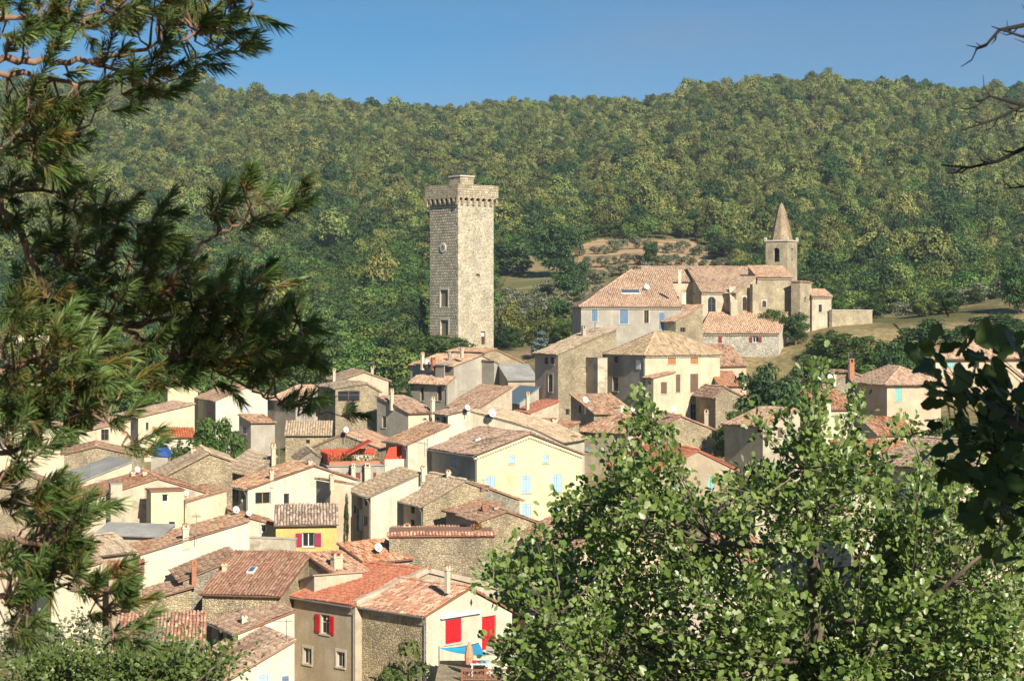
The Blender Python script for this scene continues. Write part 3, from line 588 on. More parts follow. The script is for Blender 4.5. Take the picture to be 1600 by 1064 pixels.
def tower_body():
    holesA = []; holesB = []
    for (x0, y0, x1, y1, s) in ((744, 428, 750, 433.5, 'A'), (752, 518, 758.5, 538, 'A'), (688, 453, 700, 479.5, 'B'), (688.5, 500, 700.5, 525, 'B')):
        a0, a1 = sorted((ta(x0, s), ta(x1, s))); am = (a0+a1)/2; (holesA if s == 'A' else holesB).append((a0, tz(y1, am, s), a1, tz(y0, am, s)))
    r_ = random.Random(4)                       # putlog holes
    for (x, y) in ((747, 332), (744, 343), (736, 345), (763, 329), (757, 338), (733, 360), (752, 370), (740, 395), (760, 402), (730, 440), (757, 455), (738, 470)):
        a = ta(x, 'A'); z = tz(y, a); holesA.append((a-.09, z-.1, a+.09, z+.1))
    mb = MB()
    for side, hs in (('A', holesA), ('B', holesB), ('C', []), ('D', [])):
        f3 = {'A': lambda a, z, q=0: (a, q, z), 'B': lambda a, z, q=0: (q, a, z), 'C': lambda a, z, q=0: (S, a, z), 'D': lambda a, z, q=0: (a, S, z)}[side]
        for (a, za, b, zb, zc, zd) in strips(S, lambda u: HT, [], -2, hs):
            q = [f3(a, za), f3(b, zb), f3(b, zc), f3(a, zd)]; mb.face(q[::-1] if side in 'BD' else q, 1 if side == 'B' else 0)
        for (a0, z0, a1, z1) in hs:
            for e in (((a0, z0), (a0, z1)), ((a0, z1), (a1, z1)), ((a1, z1), (a1, z0)), ((a1, z0), (a0, z0))): mb.face([f3(*e[0]), f3(*e[1]), f3(*e[1], .5), f3(*e[0], .5)])
            mb.face([f3(a0, z0, .5), f3(a1, z0, .5), f3(a1, z1, .5), f3(a0, z1, .5)])
    mb.build('wall', [MASONA, MASONG], TW)
    return holesA, holesB
hA, hB = tower_body()
qz = MB(); zz = -1.5; k = 0
QUOIN = m_stone('quoin', [(.5, .44, .33), (.62, .55, .42), (.7, .63, .5)], (.5, .44, .33), scale=1.5)
while zz < HT-.5:
    hh = .42; la, lb = (.62, .34) if k % 2 else (.34, .62)
    q_ = MB(); q_.prism([(-.02, -.02, zz), (la, -.02, zz), (la, .05, zz), (.05, .05, zz), (.05, lb, zz), (-.02, lb, zz)], (0, 0, hh-.03)); q_.build('quoin', QUOIN, TW); zz += hh; k += 1
# parapet on corbels with little arches
PB, PT = HT+.05, tz(288); O = .52
pm = MB(); t_ = .45; zz0 = PB+.55
for (x0, y0, x1, y1) in ((-O, -O, S+O, -O+t_), (-O, S+O-t_, S+O, S+O), (-O, -O+t_, -O+t_, S+O-t_), (S+O-t_, -O+t_, S+O, S+O-t_)): pm.box(x0, y0, zz0, x1, y1, PT)
pm.build('parapet', [MASON], TW)
nb = 7
cb = MB(); cb.prism([(-.19, 0, .0), (-.19, 0, -.85), (-.19, -.2, -.8), (-.19, -.42, -.45), (-.19, -O+.02, -.12), (-.19, -O+.02, 0)], (.38, 0, 0)); corb0 = None
ab = MB(); bw = (S+2*O-.001)/nb; n = 6; rr = bw/2-.17
for s_ in (-1, 1):
    poly = [(s_*bw/2, 0, -.55), (s_*bw/2, 0, 0), (0, 0, 0)]+[(s_*rr*math.sin(math.pi/2*i/n), 0, -.55+.02+rr*.9*math.cos(math.pi/2*i/n)) for i in range(n+1)]
    ab.prism(poly, (0, t_, 0))
for side in range(4):
    rot = Matrix.Translation((S/2, S/2, 0)) @ Matrix.Rotation(side*math.pi/2, 4, 'Z') @ Matrix.Translation((-S/2, -S/2, 0))
    for i in range(nb+1):
        x = -O+bw*i
        if side % 2 and i in (0, nb): continue
        M = rot @ Matrix.Translation((min(max(x, -O+.19), S+O-.19), 0, zz0-.5))
        if corb0 is None: o = cb.build('corbel', [MASON], TW, M); corb0 = o.data
        else: o = link('corbel', corb0, TW, M)
    for i in range(nb):
        M = rot @ Matrix.Translation((-O+bw*(i+.5), -O+(.0 if side % 2 == 0 else .002), zz0-.002))
        if side == 0 and i == 0: o = ab.build('parapet_arch', [MASON], TW, M); arch0 = o.data
        else: link('parapet_arch', arch0, TW, M)
fl = MB(); fl.box(-O+t_, -O+t_, zz0-.1, S+O-t_, S+O-t_, zz0+.25); fl.build('roof_deck', CONCRETE, TW)
tu = MB(); q0, q1 = S/2-1.3-.1, S/2+1.3-.1; ztt = tz(275.5, S/2); tu.box(q0, q0, zz0+.251, q1, q1, ztt); tu.build('roof_turret', MASON, TW)
tu = MB(); tu.box(q0-.15, q0-.15, ztt+.001, q1+.15, q1+.15, ztt+.22); tu.build('turret_slab', SILL, TW)
cg = MB(); cx = cy = (q0+q1)/2; r0 = 1.05
for i in range(8):
    a = 2*math.pi*i/8; pts = [(cx+r0*math.cos(a), cy+r0*math.sin(a), ztt+.2)]
    for j in range(9): b_ = math.pi/2*j/8; pts.append((cx+r0*math.cos(b_)*math.cos(a), cy+r0*math.cos(b_)*math.sin(a), ztt+1.25+1.1*math.sin(b_)))
    cg.tube(pts, .05, 4)
for zr in (ztt+.5, ztt+1.25): cg.tube([(cx+r0*math.cos(2*math.pi*i/16), cy+r0*math.sin(2*math.pi*i/16), zr) for i in range(17)], .03, 4)
cg.tube([(cx, cy, ztt+2.3), (cx, cy, ztt+3.6)], .035, 4); cg.tube([(cx-.3, cy+.3, ztt+3.1), (cx+.3, cy-.3, ztt+3.1)], .025, 4)
cg.build('bell_cage', IRON, TW)
be = MB(); be.tube([(cx, cy, ztt+1.2), (cx, cy, ztt+1.3), (cx, cy, ztt+1.55), (cx, cy, ztt+1.65)], [.26, .2, .15, .06], 12); be.build('bell', m_plain('bronze', (.12, .09, .05), .4, .8), TW, smooth=True)
# clock face on the left side
ck = ta(692.8, 'B'); cz = tz(387.4, ck, 'B'); c_ = MB(); N = 24
c_.tube([(0, 0, 0), (-.14, 0, 0)], .70, N); co = c_.build('clock_face', m_plain('clock_stone', (.62, .58, .5), .7), TW, Matrix.Translation((0, ck, cz)))
c_ = MB(); c_.tube([(-.141, 0, 0), (-.15, 0, 0)], .50, N); c_.build('dial', m_plain('dial_grey', (.30, .29, .27), .6), co)
c_ = MB(); c_.box(-.18, -.02, 0, -.153, .02, .38); c_.box(-.18, -.28, -.02, -.153, 0, .02); c_.build('clock_hand', IRON, co)
for (a0, z0, a1, z1), nm, mt in ((hB[0], 'shutter', 'brown'), (hB[1], 'arched_door', 'brown')):
    w_ = MB(); w_.box(.2, a0+.003, z0+.003, .26, a1-.003, z1-.003); w_.build(nm, m_plain('grey_wood', (.20, .16, .12), .8), TW)
    w_ = MB()
    for (b0, c0, b1, c1) in ((a0-.22, z0, a0-.003, z1), (a1+.003, z0, a1+.22, z1), (a0-.25, z1+.003, a1+.25, z1+.3), (a0-.3, z0-.2, a1+.3, z0-.003)): w_.box(-.06, b0, c0, .05, b1, c1)
    w_.build('stone_surround', SILL, TW)
d_ = hA[1]; w_ = MB(); w_.box(d_[0]+.003, .25, d_[1]+.003, d_[2]-.003, .3, d_[3]-.003); w_.build('door', m_plain('door_dark', (.06, .035, .03), .6), TW)
w_ = MB(); w_.box(d_[0]+.12, .2, d_[3]-.75, d_[2]-.15, .24, d_[3]-.2); w_.build('notice_panel', PAINT['white'], TW)

# ------------------------------------------------------------------ church on the hill
ch = empty('church', P(1190, 503, 262)); tag(ch, 'stone village church with tiled nave and pointed bell tower on the hill', 'church')
def chp(key, *a, **k): return house('ch_'+key, 'x', 'x', *a, root=ch, **k)
chp('nave', 256, 4, (1096, 457), 1152, [('.30', 419)], wall='beige', roof='pink', wins=[('A', 1106, 464, 1118, 490, 'arch dark', 'brown')], down=-3, gen=True)
chp('naveback', 263, 2, (1010, 441), 1238, [('.32', 418)], wall='beige', roof='pink', down=-3)
chp('navegable', 254, 32, (1150, 459), [(1181, 434)], ('m', 9), wall='churchstone', roof='pink', wins=[('A', 1160, 464, 1167, 485, 'arch plain dark')], down=-3, ov=.1)
chp('apse', 259, 6, (1183, 434), 1238, [('.30', 417)], wall='churchstone', roof='pink', wins=[('A', 1191, 470, 1197, 480, 'arch plain dark')], down=-3, gen=True)
chp('eastblock', 257, 50, (1250, 441), [(1268, 443)], 1236, wall='churchstone', wallB='churchstone', roof='pink', down=-3, wins=[('A', 1257, 464, 1259.5, 472, 'plain dark')])
chp('sacristy', 259, 30, (1268, 463), [(1299, 464)], [], wall='cream', roof='pink', down=-3) if False else None
chp('sacristy', 258.5, 8, (1269, 464), 1299, [('.30', 453)], wall='beige', roof='pink', down=-3, wins=[('A', 1279, 476, 1284, 488, 'trim dark')], gen=True)
chp('chapel', 254.5, 6, (1128, 462), [(1146, 462)], 1127, wall='beige', roof='pink', down=-3) if False else None
pl = MB(); pl.box(0, 0, -6, .9, .8, 2.2); q = P(1176, 470, 253.6); pl.build('buttress', WALL['churchstone'], ch, ch.matrix_basis.inverted() @ Matrix.Translation(q) @ Matrix.Rotation(R(20), 4, 'Z'))
pl = MB(); pl.prism([(0, 0, -3), (0, -2.2, -3), (0, -2.0, .4), (0, 0, 2.6)], (.9, 0, 0)); q = P(1139, 478, 255.7); pl.build('buttress', WALL['beige'], ch, ch.matrix_basis.inverted() @ Matrix.Translation(q))
# bell tower
bt = R(57); bc = P(1230, 432, 272); BM = ch.matrix_basis.inverted() @ Matrix.Translation(bc) @ Matrix.Rotation(bt, 4, 'Z'); bs = 3.35
bz = (432-377)/F*272
def bell_tower():
    mb = MB()
    hole = {'B': (bs/2-.48, (432-409)/F*273, bs/2+.48, (432-387)/F*273), 'A': (bs/2-.36, (432-408)/F*273, bs/2+.36, (432-387)/F*273)}
    hole['C'] = hole['B']; hole['D'] = hole['A']
    for side in 'ABCD':
        f3 = {'A': lambda a, z, q=0: (a, q, z), 'B': lambda a, z, q=0: (q, a, z), 'C': lambda a, z, q=0: (bs-q, a, z), 'D': lambda a, z, q=0: (a, bs-q, z)}[side]; h = hole[side]
        for (a, za, b, zb, zc, zd) in strips(bs, lambda u: bz, [], -6, [h]):
            q = [f3(a, za), f3(b, zb), f3(b, zc), f3(a, zd)]; mb.face(q[::-1] if side in 'BD' else q)
        rr = (h[2]-h[0])/2; cx = (h[0]+h[2])/2; n = 6
        for sg in (-1, 1):
            poly = [f3(cx+sg*rr, h[3])]+[f3(cx+sg*rr*math.cos(a), h[3]-rr+rr*math.sin(a)) for a in [math.pi/2*i/n for i in range(n, -1, -1)]]
            off = Vector(f3(0, 0, .4))-Vector(f3(0, 0, 0)); mb.prism([Vector(p)+off*.01 for p in poly], off)
        for e in (((h[0], h[1]), (h[0], h[3])), ((h[2], h[3]), (h[2], h[1])), ((h[2], h[1]), (h[0], h[1]))): mb.face([f3(*e[0]), f3(*e[1]), f3(*e[1], .4), f3(*e[0], .4)])
    mb.build('bell_tower', WALL['churchstone'], ch, BM)
    cm = MB(); cm.box(-.14, -.14, bz+.001, bs+.14, bs+.14, bz+.2)
    cm.build('tower_cornice', SILL, ch, BM)
    for (x, y) in ((0, 0), (bs, 0), (0, bs), (bs, bs)):
        p = MB(); p.box(x-.16, y-.16, bz+.201, x+.16, y+.16, bz+.45); p.prism([(x-.16, y-.16, bz+.451), (x+.16, y-.16, bz+.451), (x, y-.16, bz+.62)], (0, .32, 0)); p.build('pinnacle', SILL, ch, BM)
    sp_ = MB(); hs = (376-314.5)/F*273-.2; prof = [(0, .44), (.25, .365), (.5, .275), (.75, .175), (.9, .10), (.97, .05), (1, .012)]; N = 8
    ring = lambda r: [(bs/2+(r*bs)/math.cos(math.pi/8)*math.cos(2*math.pi*(i+.5)/N), bs/2+(r*bs)/math.cos(math.pi/8)*math.sin(2*math.pi*(i+.5)/N)) for i in range(N)]
    for (h0, r0), (h1, r1) in zip(prof[:-1], prof[1:]):
        a, b = ring(r0), ring(r1)
        for i in range(N):
            j = (i+1) % N; sp_.face([(*a[i], bz+.2+h0*hs), (*a[j], bz+.2+h0*hs), (*b[j], bz+.2+h1*hs), (*b[i], bz+.2+h1*hs)])
    so = sp_.build('spire', m_stone('spire', [(.30, .22, .15), (.46, .35, .24), (.54, .43, .30), (.38, .28, .19)], (.38, .29, .20), scale=4.5), ch, BM)
    c = MB(); tz_ = bz+.2+hs; c.box(bs/2-.03, bs/2-.03, tz_-.1, bs/2+.03, bs/2+.03, tz_+1.15); c.tube([(bs/2+.2, bs/2-.3, tz_+.8), (bs/2-.2, bs/2+.3, tz_+.8)], .035, 4); c.build('iron_cross', IRON, ch, BM)
    b = MB(); zb = hole['B'][1]; b.tube([(.9, bs/2, zb+.25), (.9, bs/2, zb+.42), (.9, bs/2, zb+.9), (.9, bs/2, zb+1.05)], [.42, .33, .24, .1], 12); b.box(.8, bs/2-.5, zb+1.05, 1.0, bs/2+.5, zb+1.2); b.build('bell', m_plain('bronze', (.12, .09, .05), .4, .8), ch, BM)
bell_tower()
# low enclosure wall right of the church
ew = MB(); a, b = P(1300, 503, 258), P(1363, 503, 263); d = b-a; d.z = 0; L = d.length; hh = (503-485)/F*258
ew.box(0, 0, -2, L, .5, hh); o = ew.build('wall', WALL['churchstone']); o.name = 'enclosure_wall'; o.location = (a.x, a.y, a.z); o.rotation_euler.z = math.atan2(d.y, d.x); tag(o, 'long low pale enclosure wall beside the church apse', 'wall')
ew = MB(); ew.box(-.05, -.06, hh+.001, L+.05, .56, hh+.1); ew.build('coping', SILL, o)

# ------------------------------------------------------------------ houses (key, name, label, distance, turn, pixels of the corner, right-hand wall, left-hand wall)
W = house
W('priory', 'priory_house', 'long grey-beige house with blue shutters attached to the church', 247, 2, (908, 480), 1066, [('.30', 423)], wall='grey', roof='pink', wins=[
  ('A', 924.5, 484, 933.5, 502, 'shut trim', 'blue'), ('A', 968.5, 484, 981.5, 506, 'shut trim', 'blue'), ('A', 1006.5, 485, 1013.5, 505, 'dark trim'), ('A', 1030, 489, 1038, 515, 'shut', 'blue')],
  chim=[(1068, 455, 470, 9, 'plain'), (1152, 420, 437, 6, 'plain')], gen=True, verge=.05, hipl=8.2)
W('priorylean', 'lean_to_house', 'narrow rubble lean-to between the blue-shuttered house and the church window', 245, 30, (1056, 503), [(1098, 478)], ('m', 6), wall='rubble', wallB='beige', roof='pink', wins=[('A', 1063, 512, 1071, 519, 'plain dark')])
W('whitestone', 'stone_cottage', 'low white rubble cottage with maroon shutters below the church', 245, 75, (1217, 521), [(1229.5, 491), (1236, 510)], 1093, wall='bright', wallB='whitestone', roof='pink', wins=[
  ('B', 1122, 526, 1128, 536, 'shut', 'maroon'), ('B', 1176, 526, 1185, 535, 'open', 'maroon')], chim=[], gen=True)
W('mansion_left', 'tall_house', 'tall narrow house with arched window left of the cream mansion', 212, 28, (872, 554), [(963, 515)], 836, wall='rubble', wallB='pinkish', roof='beige', wins=[
  ('B', 851, 558, 856.5, 569, 'dark'), ('B', 860, 558, 866, 569, 'dark'), ('B', 857, 585, 863.5, 612, 'arch dark'), ('A', 884, 639, 890, 648, 'plain dark')], chim=[(912, 509, 528, 7, 'pinkish' if False else 'grey'), (930, 505, 522, 4, 'slim')])
W('mansion_terrace', 'terrace_house', 'stone terrace block with arched doorway and railed balcony beside the mansion', 213, 24, (894, 573), 934, ('m', 6), wall='rubble', roof='old', flat=.1, wins=[('A', 908, 585, 918, 614, 'arch dark')])
W('mansion_pillar', 'stone_pillar', 'tall pale stone buttress pillar between the balcony and the mansion', 211, 24, (934, 560), 949, ('m', 3), wall='old', flat=.03, cat='pillar')
W('mansion', 'mansion', 'large cream three-storey mansion with hipped tile roof and brown shutters', 208, 30, (1008, 555), 1125, 948, wall='yellow' if False else 'cream', wallB='grey', roof='beige', hip=2.3, gen=True, wins=[
  ('A', 1043.5, 557.5, 1056, 569, 'shut', 'orange'), ('A', 1079, 557, 1091, 568, 'shut', 'orange'), ('A', 1056, 585, 1063, 613, 'shut', 'brown'), ('A', 1078.5, 584, 1091, 613, 'shut', 'brown'), ('A', 1078.5, 631, 1089, 658, 'open trim', 'white'),
  ('B', 960, 549, 966, 567, 'dark'), ('B', 957, 589, 966, 611, 'dark')])
_h = HOUSES['mansion']
W('mansion_bay', 'house_bay', 'x', 206.2, 30, (1021, 592), [(1054, 583)], ('m', 1.6), wall='cream', roof='old', root=_h.ob, wins=[('A', 1032.5, 597, 1042, 615, 'shut', 'brown')])
_q = MB(); _q.box(-.03, 0, 0, .02, .8, 1.0); _q.build('wall_plaque', PAINT['white'], _h.ob, Matrix.Translation((-.03, .9, (HY-577)/F*209-_h.zb)))
W('mansion_back', 'tiled_house', 'low brown-tiled house tucked behind the right corner of the mansion', 222, 8, (1118, 573), 1166, [('.30', 541)], wall='pinkish', roof='old')
W('mansion_back2', 'tiled_house', 'small brown-tiled house against the mansion right wall', 210, 6, (1124, 604), 1158, [('.30', 582)], wall='brown', roof='brown')
W('mansion_side', 'rubble_house', 'small bare rubble gable house right of the mansion under dark trees', 204, 12, (1118, 620), [(1132, 607), (1172, 628)], ('m', 7), wall='rubble', roof='old')
W('belowmansion', 'rubble_house', 'rubble house with steep brown lean-to roof below the stone terrace', 199, 24, (928, 648), 990, [(892, 618)], wall='rubble', wallB='rubblegrey', roof='old', wins=[('B', 904, 633, 908, 645, 'plain dark')])
W('underoak', 'village_house', 'grey-beige house with hipped brown roof behind the tip of the leafy tree', 186, 50, (981, 677), 1040, 901, wall='beige', wallB='beige', roof='old', hip=1.7, wins=[('B', 912, 671, 915, 681, 'plain dark'), ('B', 915, 697, 920, 704, 'shut', 'sky'), ('B', 960, 682, 964, 690, 'plain', 'white')], chim=[(970, 631, 648, 9, 'plain')])
W('oakgable', 'rubble_house', 'golden rubble gable house half hidden behind the leafy tree', 186, 10, (1003, 684), [(1064, 652), (1112, 672)], ('m', 9), wall='rubblegold', roof='mixed', chim=[(1105, 640, 664, 8, 'beige'), (1022, 638, 656, 9, 'cream')])
W('redlean', 'red_tiled_house', 'small house with plain orange-red roof at the foot of the tall narrow house', 203, 26, (829, 646), [(873, 629)], 803, wall='beige', roof='red', chim=[(815, 612, 637, 6, 'cream')])
W('blueroof', 'blue_roofed_shed', 'shed with blue-grey sheet roof beside the tall narrow house', 214, 26, (812, 629), [(842, 606)], 783, wall='grey', roof='old', tiles=False, roofmat=m_plain('sheet_blue', (.16, .22, .26), .5, .2), cat='shed')
W('slateroof', 'grey_roofed_house', 'house with plain pale grey roof behind the blue sheet roof', 232, 12, (794, 594), 840, [('.30', 570)], wall='brown', roof='old', tiles=False, roofmat=CONCRETE)
W('towergrey', 'grey_house', 'large grey rendered house with roof loggia just below the clock tower', 236, 40, (709, 573), [(752, 557), (795, 577)], 641, wall='grey', wallB='grey', roof='pink', chim=[(660, 550, 572, 6, 'plain'), (702, 549, 566, 4, 'grey'), (724, 542, 553, 6, 'cream'), (677, 569, 583, 8, 'brick')])
W('towergrey_low', 'lean_to', 'x', 234.4, 40, (699, 601), [(711, 590)], 640, wall='grey', wallB='grey', roof='pink', root=HOUSES['towergrey'].ob, wins=[('B', 657, 604.5, 662, 626, 'dark'), ('B', 683, 603.5, 690, 626, 'dark')])
_h = HOUSES['towergrey']; _q = MB(); _u = P(701, 591, 234.2)
for (b0, b1) in ((0, .12), (1.3, 1.42)): _q.box(b0, 0, -.2, b1, 1.8, 1.5)
_q.box(0, 1.7, -.2, 1.4, 1.8, 1.5); _q.prism([(-.15, -.2, 1.5), (1.6, -.2, 1.75), (1.6, 1.9, 1.75), (-.15, 1.9, 1.5)], (0, 0, .1)); _q.build('roof_loggia', WALL['grey'], _h.ob, _h.ob.matrix_basis.inverted() @ Matrix.Translation(P(694, 590, 236.2)) @ Matrix.Rotation(R(40), 4, 'Z'))
W('towerstone', 'stone_house', 'pale rubble house behind the grey rendered house at the tower foot', 245, 34, (757, 552), [(774, 547), (815, 567)], 700, wall='rubblegold', wallB='rubble', roof='pink')
W('towergrey_annex', 'grey_annex', 'narrow grey annex right of the grey rendered house below the tower', 237, 40, (772, 566), [(796, 580)], ('m', 5), wall='grey', roof='pink')
W('lowroof_a', 'tiled_house', 'low tiled roof between the grey tower house and the white wall with dishes', 205, 30, (748, 640), [(800, 606)], 700, wall='beige', roof='old')
W('whitedish', 'white_house', 'white house with dark attic windows and two satellite dishes on its wall', 172, 20, (700, 650), [(735, 642)], 679, wall='white', wallB='beige', roof='old', wins=[('B', 681, 652, 687, 665, 'dark'), ('B', 691, 651, 697, 665, 'dark')])
W('whiteslope', 'white_house', 'long white wall under a broad beige roof falling to the right', 175, -20, (734, 644), [(833, 672), (876, 693)], ('m', 7), wall='white', roof='beige', verge=.05)
W('mid_small', 'tiled_house', 'low house with small white chimney right of the broad beige roof', 184, 24, (862, 678), [(905, 662)], ('m', 8), wall='rubble', roof='mixed', chim=[(866, 653, 665, 11, 'plain')])
W('creamback', 'cream_house', 'cream house with arched window under a brown roof below the grey tower house', 200, 40, (638, 646), 680, [(589, 621)], wall='cream', wallB='grey', roof='old', wins=[('B', 597, 650, 603, 668, 'dark'), ('A', 660, 653, 667, 658, 'arch plain')], chim=[(612, 607, 634, 6, 'cream'), (676, 636, 662, 7, 'white' if False else 'plain')])
W('stoneloggia', 'stone_house', 'tall rubble house with open loggia window in the old upper village', 206, 18, (524, 608), [(573, 601), (592, 612)], ('m', 9), wall='rubble', roof='beige', wins=[('A', 528, 611, 562, 627, 'dark plain')])
W('orangegable', 'orange_house', 'pale orange gable house at the upper edge of the village', 222, 14, (530, 596), [(569, 583), (607, 596)], ('m', 10), wall='pinkish', roof='pink', chim=[(582, 572, 586, 6, 'beige'), (522, 584, 605, 5, 'cream')])
W('pinelow', 'stone_house', 'rubble house with short tiled roof under the drooping pine tip', 194, 4, (446, 681), 517, [('.30', 660)], wall='rubblegold', roof='beige', wins=[('A', 478, 687, 484, 693, 'plain dark')])
W('pinegable', 'rubble_house', 'broad rubble gable house beside the red roof terrace', 178, -10, (466, 710), [(536, 680), (590, 700)], ('m', 8), wall='rubble', roof='old')
W('darkgable', 'small_house', 'small shaded gable house left of the red roof terrace', 168, 10, (468, 718), [(486, 706), (508, 722)], ('m', 5), wall='rubblegrey', roof='dark')
W('pineback', 'grey_house', 'shaded grey house with sunny orange roof behind the pine branch', 226, 34, (462, 628), [(512, 606)], 418, wall='grey', roof='pink')
W('terrace', 'terrace_house', 'house topped by a planted roof terrace with red walls', 165, 14, (512, 729), 602, ('m', 7), wall='grey', flat=.12, wins=[('A', 541, 738, 548, 748, 'shut', 'maroon'), ('A', 556, 738, 563, 748, 'shut', 'maroon'), ('A', 583, 738, 588, 748, 'shut', 'maroon')])
W('whitecentre', 'white_house', 'white-walled house with brown roof between the red terrace and the yellow house', 166, 24, (637, 695), [(702, 667)], 603, wall='white', wallB='brown', roof='old', chim=[])
W('yellow', 'yellow_house', 'large pale yellow gable house with sky-blue shutters', 158, 25, (745, 713), [(828, 680), (909, 711)], 668, wall='yellow', wallB='grey', roof='old', gen=True, wins=[
  ('A', 795.5, 711, 804.5, 724, 'shut', 'sky'), ('A', 848.5, 710, 857, 723, 'shut', 'sky'), ('A', 759.5, 744, 773, 762, 'shut', 'sky'), ('A', 815, 743, 829, 770, 'shut', 'sky'), ('A', 863, 741, 877, 769, 'shut', 'sky'), ('A', 815, 787, 829, 812, 'shut', 'sky'), ('A', 862, 787, 877, 813, 'shut', 'sky'),
  ('B', 704.5, 715, 712, 729, 'shut', 'blue'), ('B', 687, 739, 694, 748, 'shut', 'blue'), ('B', 715, 742, 723, 752, 'shut', 'blue')])
W('whitetall', 'white_house', 'tall white house with bare side wall and grey doors below the red terrace', 143, 20, (579, 777), [(657, 741)], 549, wall='white', wallB='grey', roof='beige', wins=[('B', 558, 795, 566, 829, 'door', 'greyblue'), ('B', 570, 778, 574, 790, 'plain dark'), ('B', 569, 806, 575, 822, 'plain', 'white'), ('B', 553, 790, 556.5, 802, 'plain', 'white')], chim=[(661, 738, 752, 6, 'plain')])
W('stonemid', 'stone_house', 'golden rubble gable house with shaded ochre front in the middle of the village', 140, 24, (661, 791), [(726, 754), (757, 765)], 610, wall='rubblegold', wallB='brown', roof='beige', wins=[('B', 642, 790, 648, 802, 'plain dark', 'teal'), ('B', 642, 812, 648, 824, 'plain dark'), ('B', 619, 786, 623, 796, 'plain dark')], chim=[(700, 734, 750, 8, 'plain')])
W('greygable', 'rubble_house', 'grey rubble wing between the golden house and the yellow house', 142, 22, (757, 766), [(762, 764), (812, 783)], ('m', 6), wall='rubblegrey', roof='mixed')
W('loggia', 'tiled_house', 'low tiled house with white verge in front of the golden rubble gable', 136, 24, (725, 806), [(777, 789)], 697, wall='brown', roof='mixed')
W('ochregable', 'ochre_house', 'ochre rubble gable house with orange flower pot on its terrace', 132, 22, (751, 815), [(791, 801), (846, 820)], 718, wall='rubblegold', wallB='brown', roof='old', chim=[(757, 789, 802, 10, 'brick'), (775, 791, 800, 8, 'plain')])
W('longwall', 'rubble_house', 'long house with blank rubble front wall and tile coping', 126, 3, (608, 841), 772, [('.30', 852)] if False else ('m', 6), wall='rubble', wallB='grey', flat=.05, roofmat=ROOF['mixed'])
W('longwall_roof', 'tiled_house', 'tiled roof rising behind the long blank rubble wall', 132.5, 4, (615, 845), 755, [('.30', 826)], wall='beige', roof='mixed', chim=[(636, 818, 836, 13, 'cream'), (711, 822, 838, 8, 'grey')])
W('midroof_b', 'tiled_house', 'broad orange-brown tiled roof left of the blank rubble wall', 124, 36, (569, 880), 640, [('.27', 852)], wall='grey', wallB='rubblegrey', roof='mixed')
W('midroof_a', 'stone_house', 'grey rubble house with orange-streaked roof and cream pointed chimney', 119, 36, (520, 898), 572, [('.27', 868)], wall='beige', wallB='rubblegrey', roof='mixed', chim=[(526, 862, 893, 19, 'cream')])
W('purple', 'mustard_house', 'mustard yellow house with magenta shutters', 134, 6, (431, 820), 526, [('.30', 792)], wall='mustard', roof='dark', wins=[('A', 472.5, 832, 491.5, 854, 'open', 'magenta')])
W('purple_left', 'small_white_house', 'small white house with one window left of the mustard house', 138, 18, (371, 806), [(431, 822)], ('m', 5), wall='white', roof='mixed', wins=[('A', 408, 819.5, 416, 831, 'trim')])
W('woodwin', 'white_house', 'white gable house with big yellow wood-framed window', 150, 32, (387, 765), [(490, 729), (556, 751)], 353, wall='white', wallB='grey', roof='old', wins=[('A', 399, 769, 423, 787, 'wood plain'), ('A', 443.5, 771, 452, 787, 'dark'), ('B', 367, 764, 373, 786, 'plain'), ('B', 377, 764, 384, 786, 'plain')], chim=[(424, 733, 752, 7, 'cream'), (484, 718, 730, 8, 'plain')])
W('woodwin_ext', 'beige_extension', 'tall beige extension with chimney stack right of the white gable house', 144, 30, (516, 754), [(548, 760)], 494, wall='pinkish', wallB='beige', roof='old', chim=[(518, 743, 757, 7, 'cream')])
W('creamlong', 'cream_house', 'long cream wall house left of the white gable house', 141, 22, (289, 787), [(354, 768)], ('m', 6), wall='cream', roof='old', verge=.04)
W('greygable_left', 'grey_house', 'old grey-plastered gable house with chimney breast and cream bay', 139, 20, (121, 787), [(247, 749), (330, 773)], 101, wall='old', wallB='beige', roof='mixed', wins=[], chim=[(208, 735, 748, 6, 'plain'), (226, 735, 747, 6, 'plain')])
_h = HOUSES['greygable_left']
W('greygable_bay', 'x', 'x', 137.2, 20, (236, 768), 287, ('m', 2.0), wall='yellow', root=_h.ob, flat=.12, roofmat=ROOF['mixed'], wins=[('A', 253, 772, 263, 784, 'plain'), ('A', 264, 815, 273, 825, 'trim dark')])
W('greygable_breast', 'x', 'x', 138.2, 20, (173, 757), 191, ('m', 1.0), wall='beige', root=_h.ob, flat=.03)
W('whitewall', 'white_house', 'white house with huge bare gable wall and brown roof in the lower village', 127, 18, (219, 868), [(388, 816)], ('m', 5.2), wall='bright', wallB='cream', roof='old', wins=[('A', 333, 864, 348, 872, 'dark plain')], chim=[(290, 818, 846, 12, 'plain')])
W('stonepyramid', 'stone_house', 'rubble gable house with tiled left slope in front of the round tree', 150, 14, (256, 748), [(327, 711), (363, 723)], ('m', 8.0), wall='rubblegold', roof='beige', chim=[(302, 700, 711, 8, 'plain')])
W('pyramid_right', 'tiled_house', 'tiled house with curved beige roof right of the rubble gable by the round tree', 157, 22, (392, 744), [(432, 716)], 352, wall='rubblegrey', wallB='rubblegrey', roof='beige', chim=[(388, 738, 745, 3, 'cream')] if False else [(427, 692, 722, 8, 'cream')])
W('greyflat', 'grey_roofed_house', 'house with flat grey concrete roof behind the pine on the left', 166, 28, (122, 755), [(206, 722)], 90, wall='cream', roof='old', tiles=False, roofmat=CONCRETE)
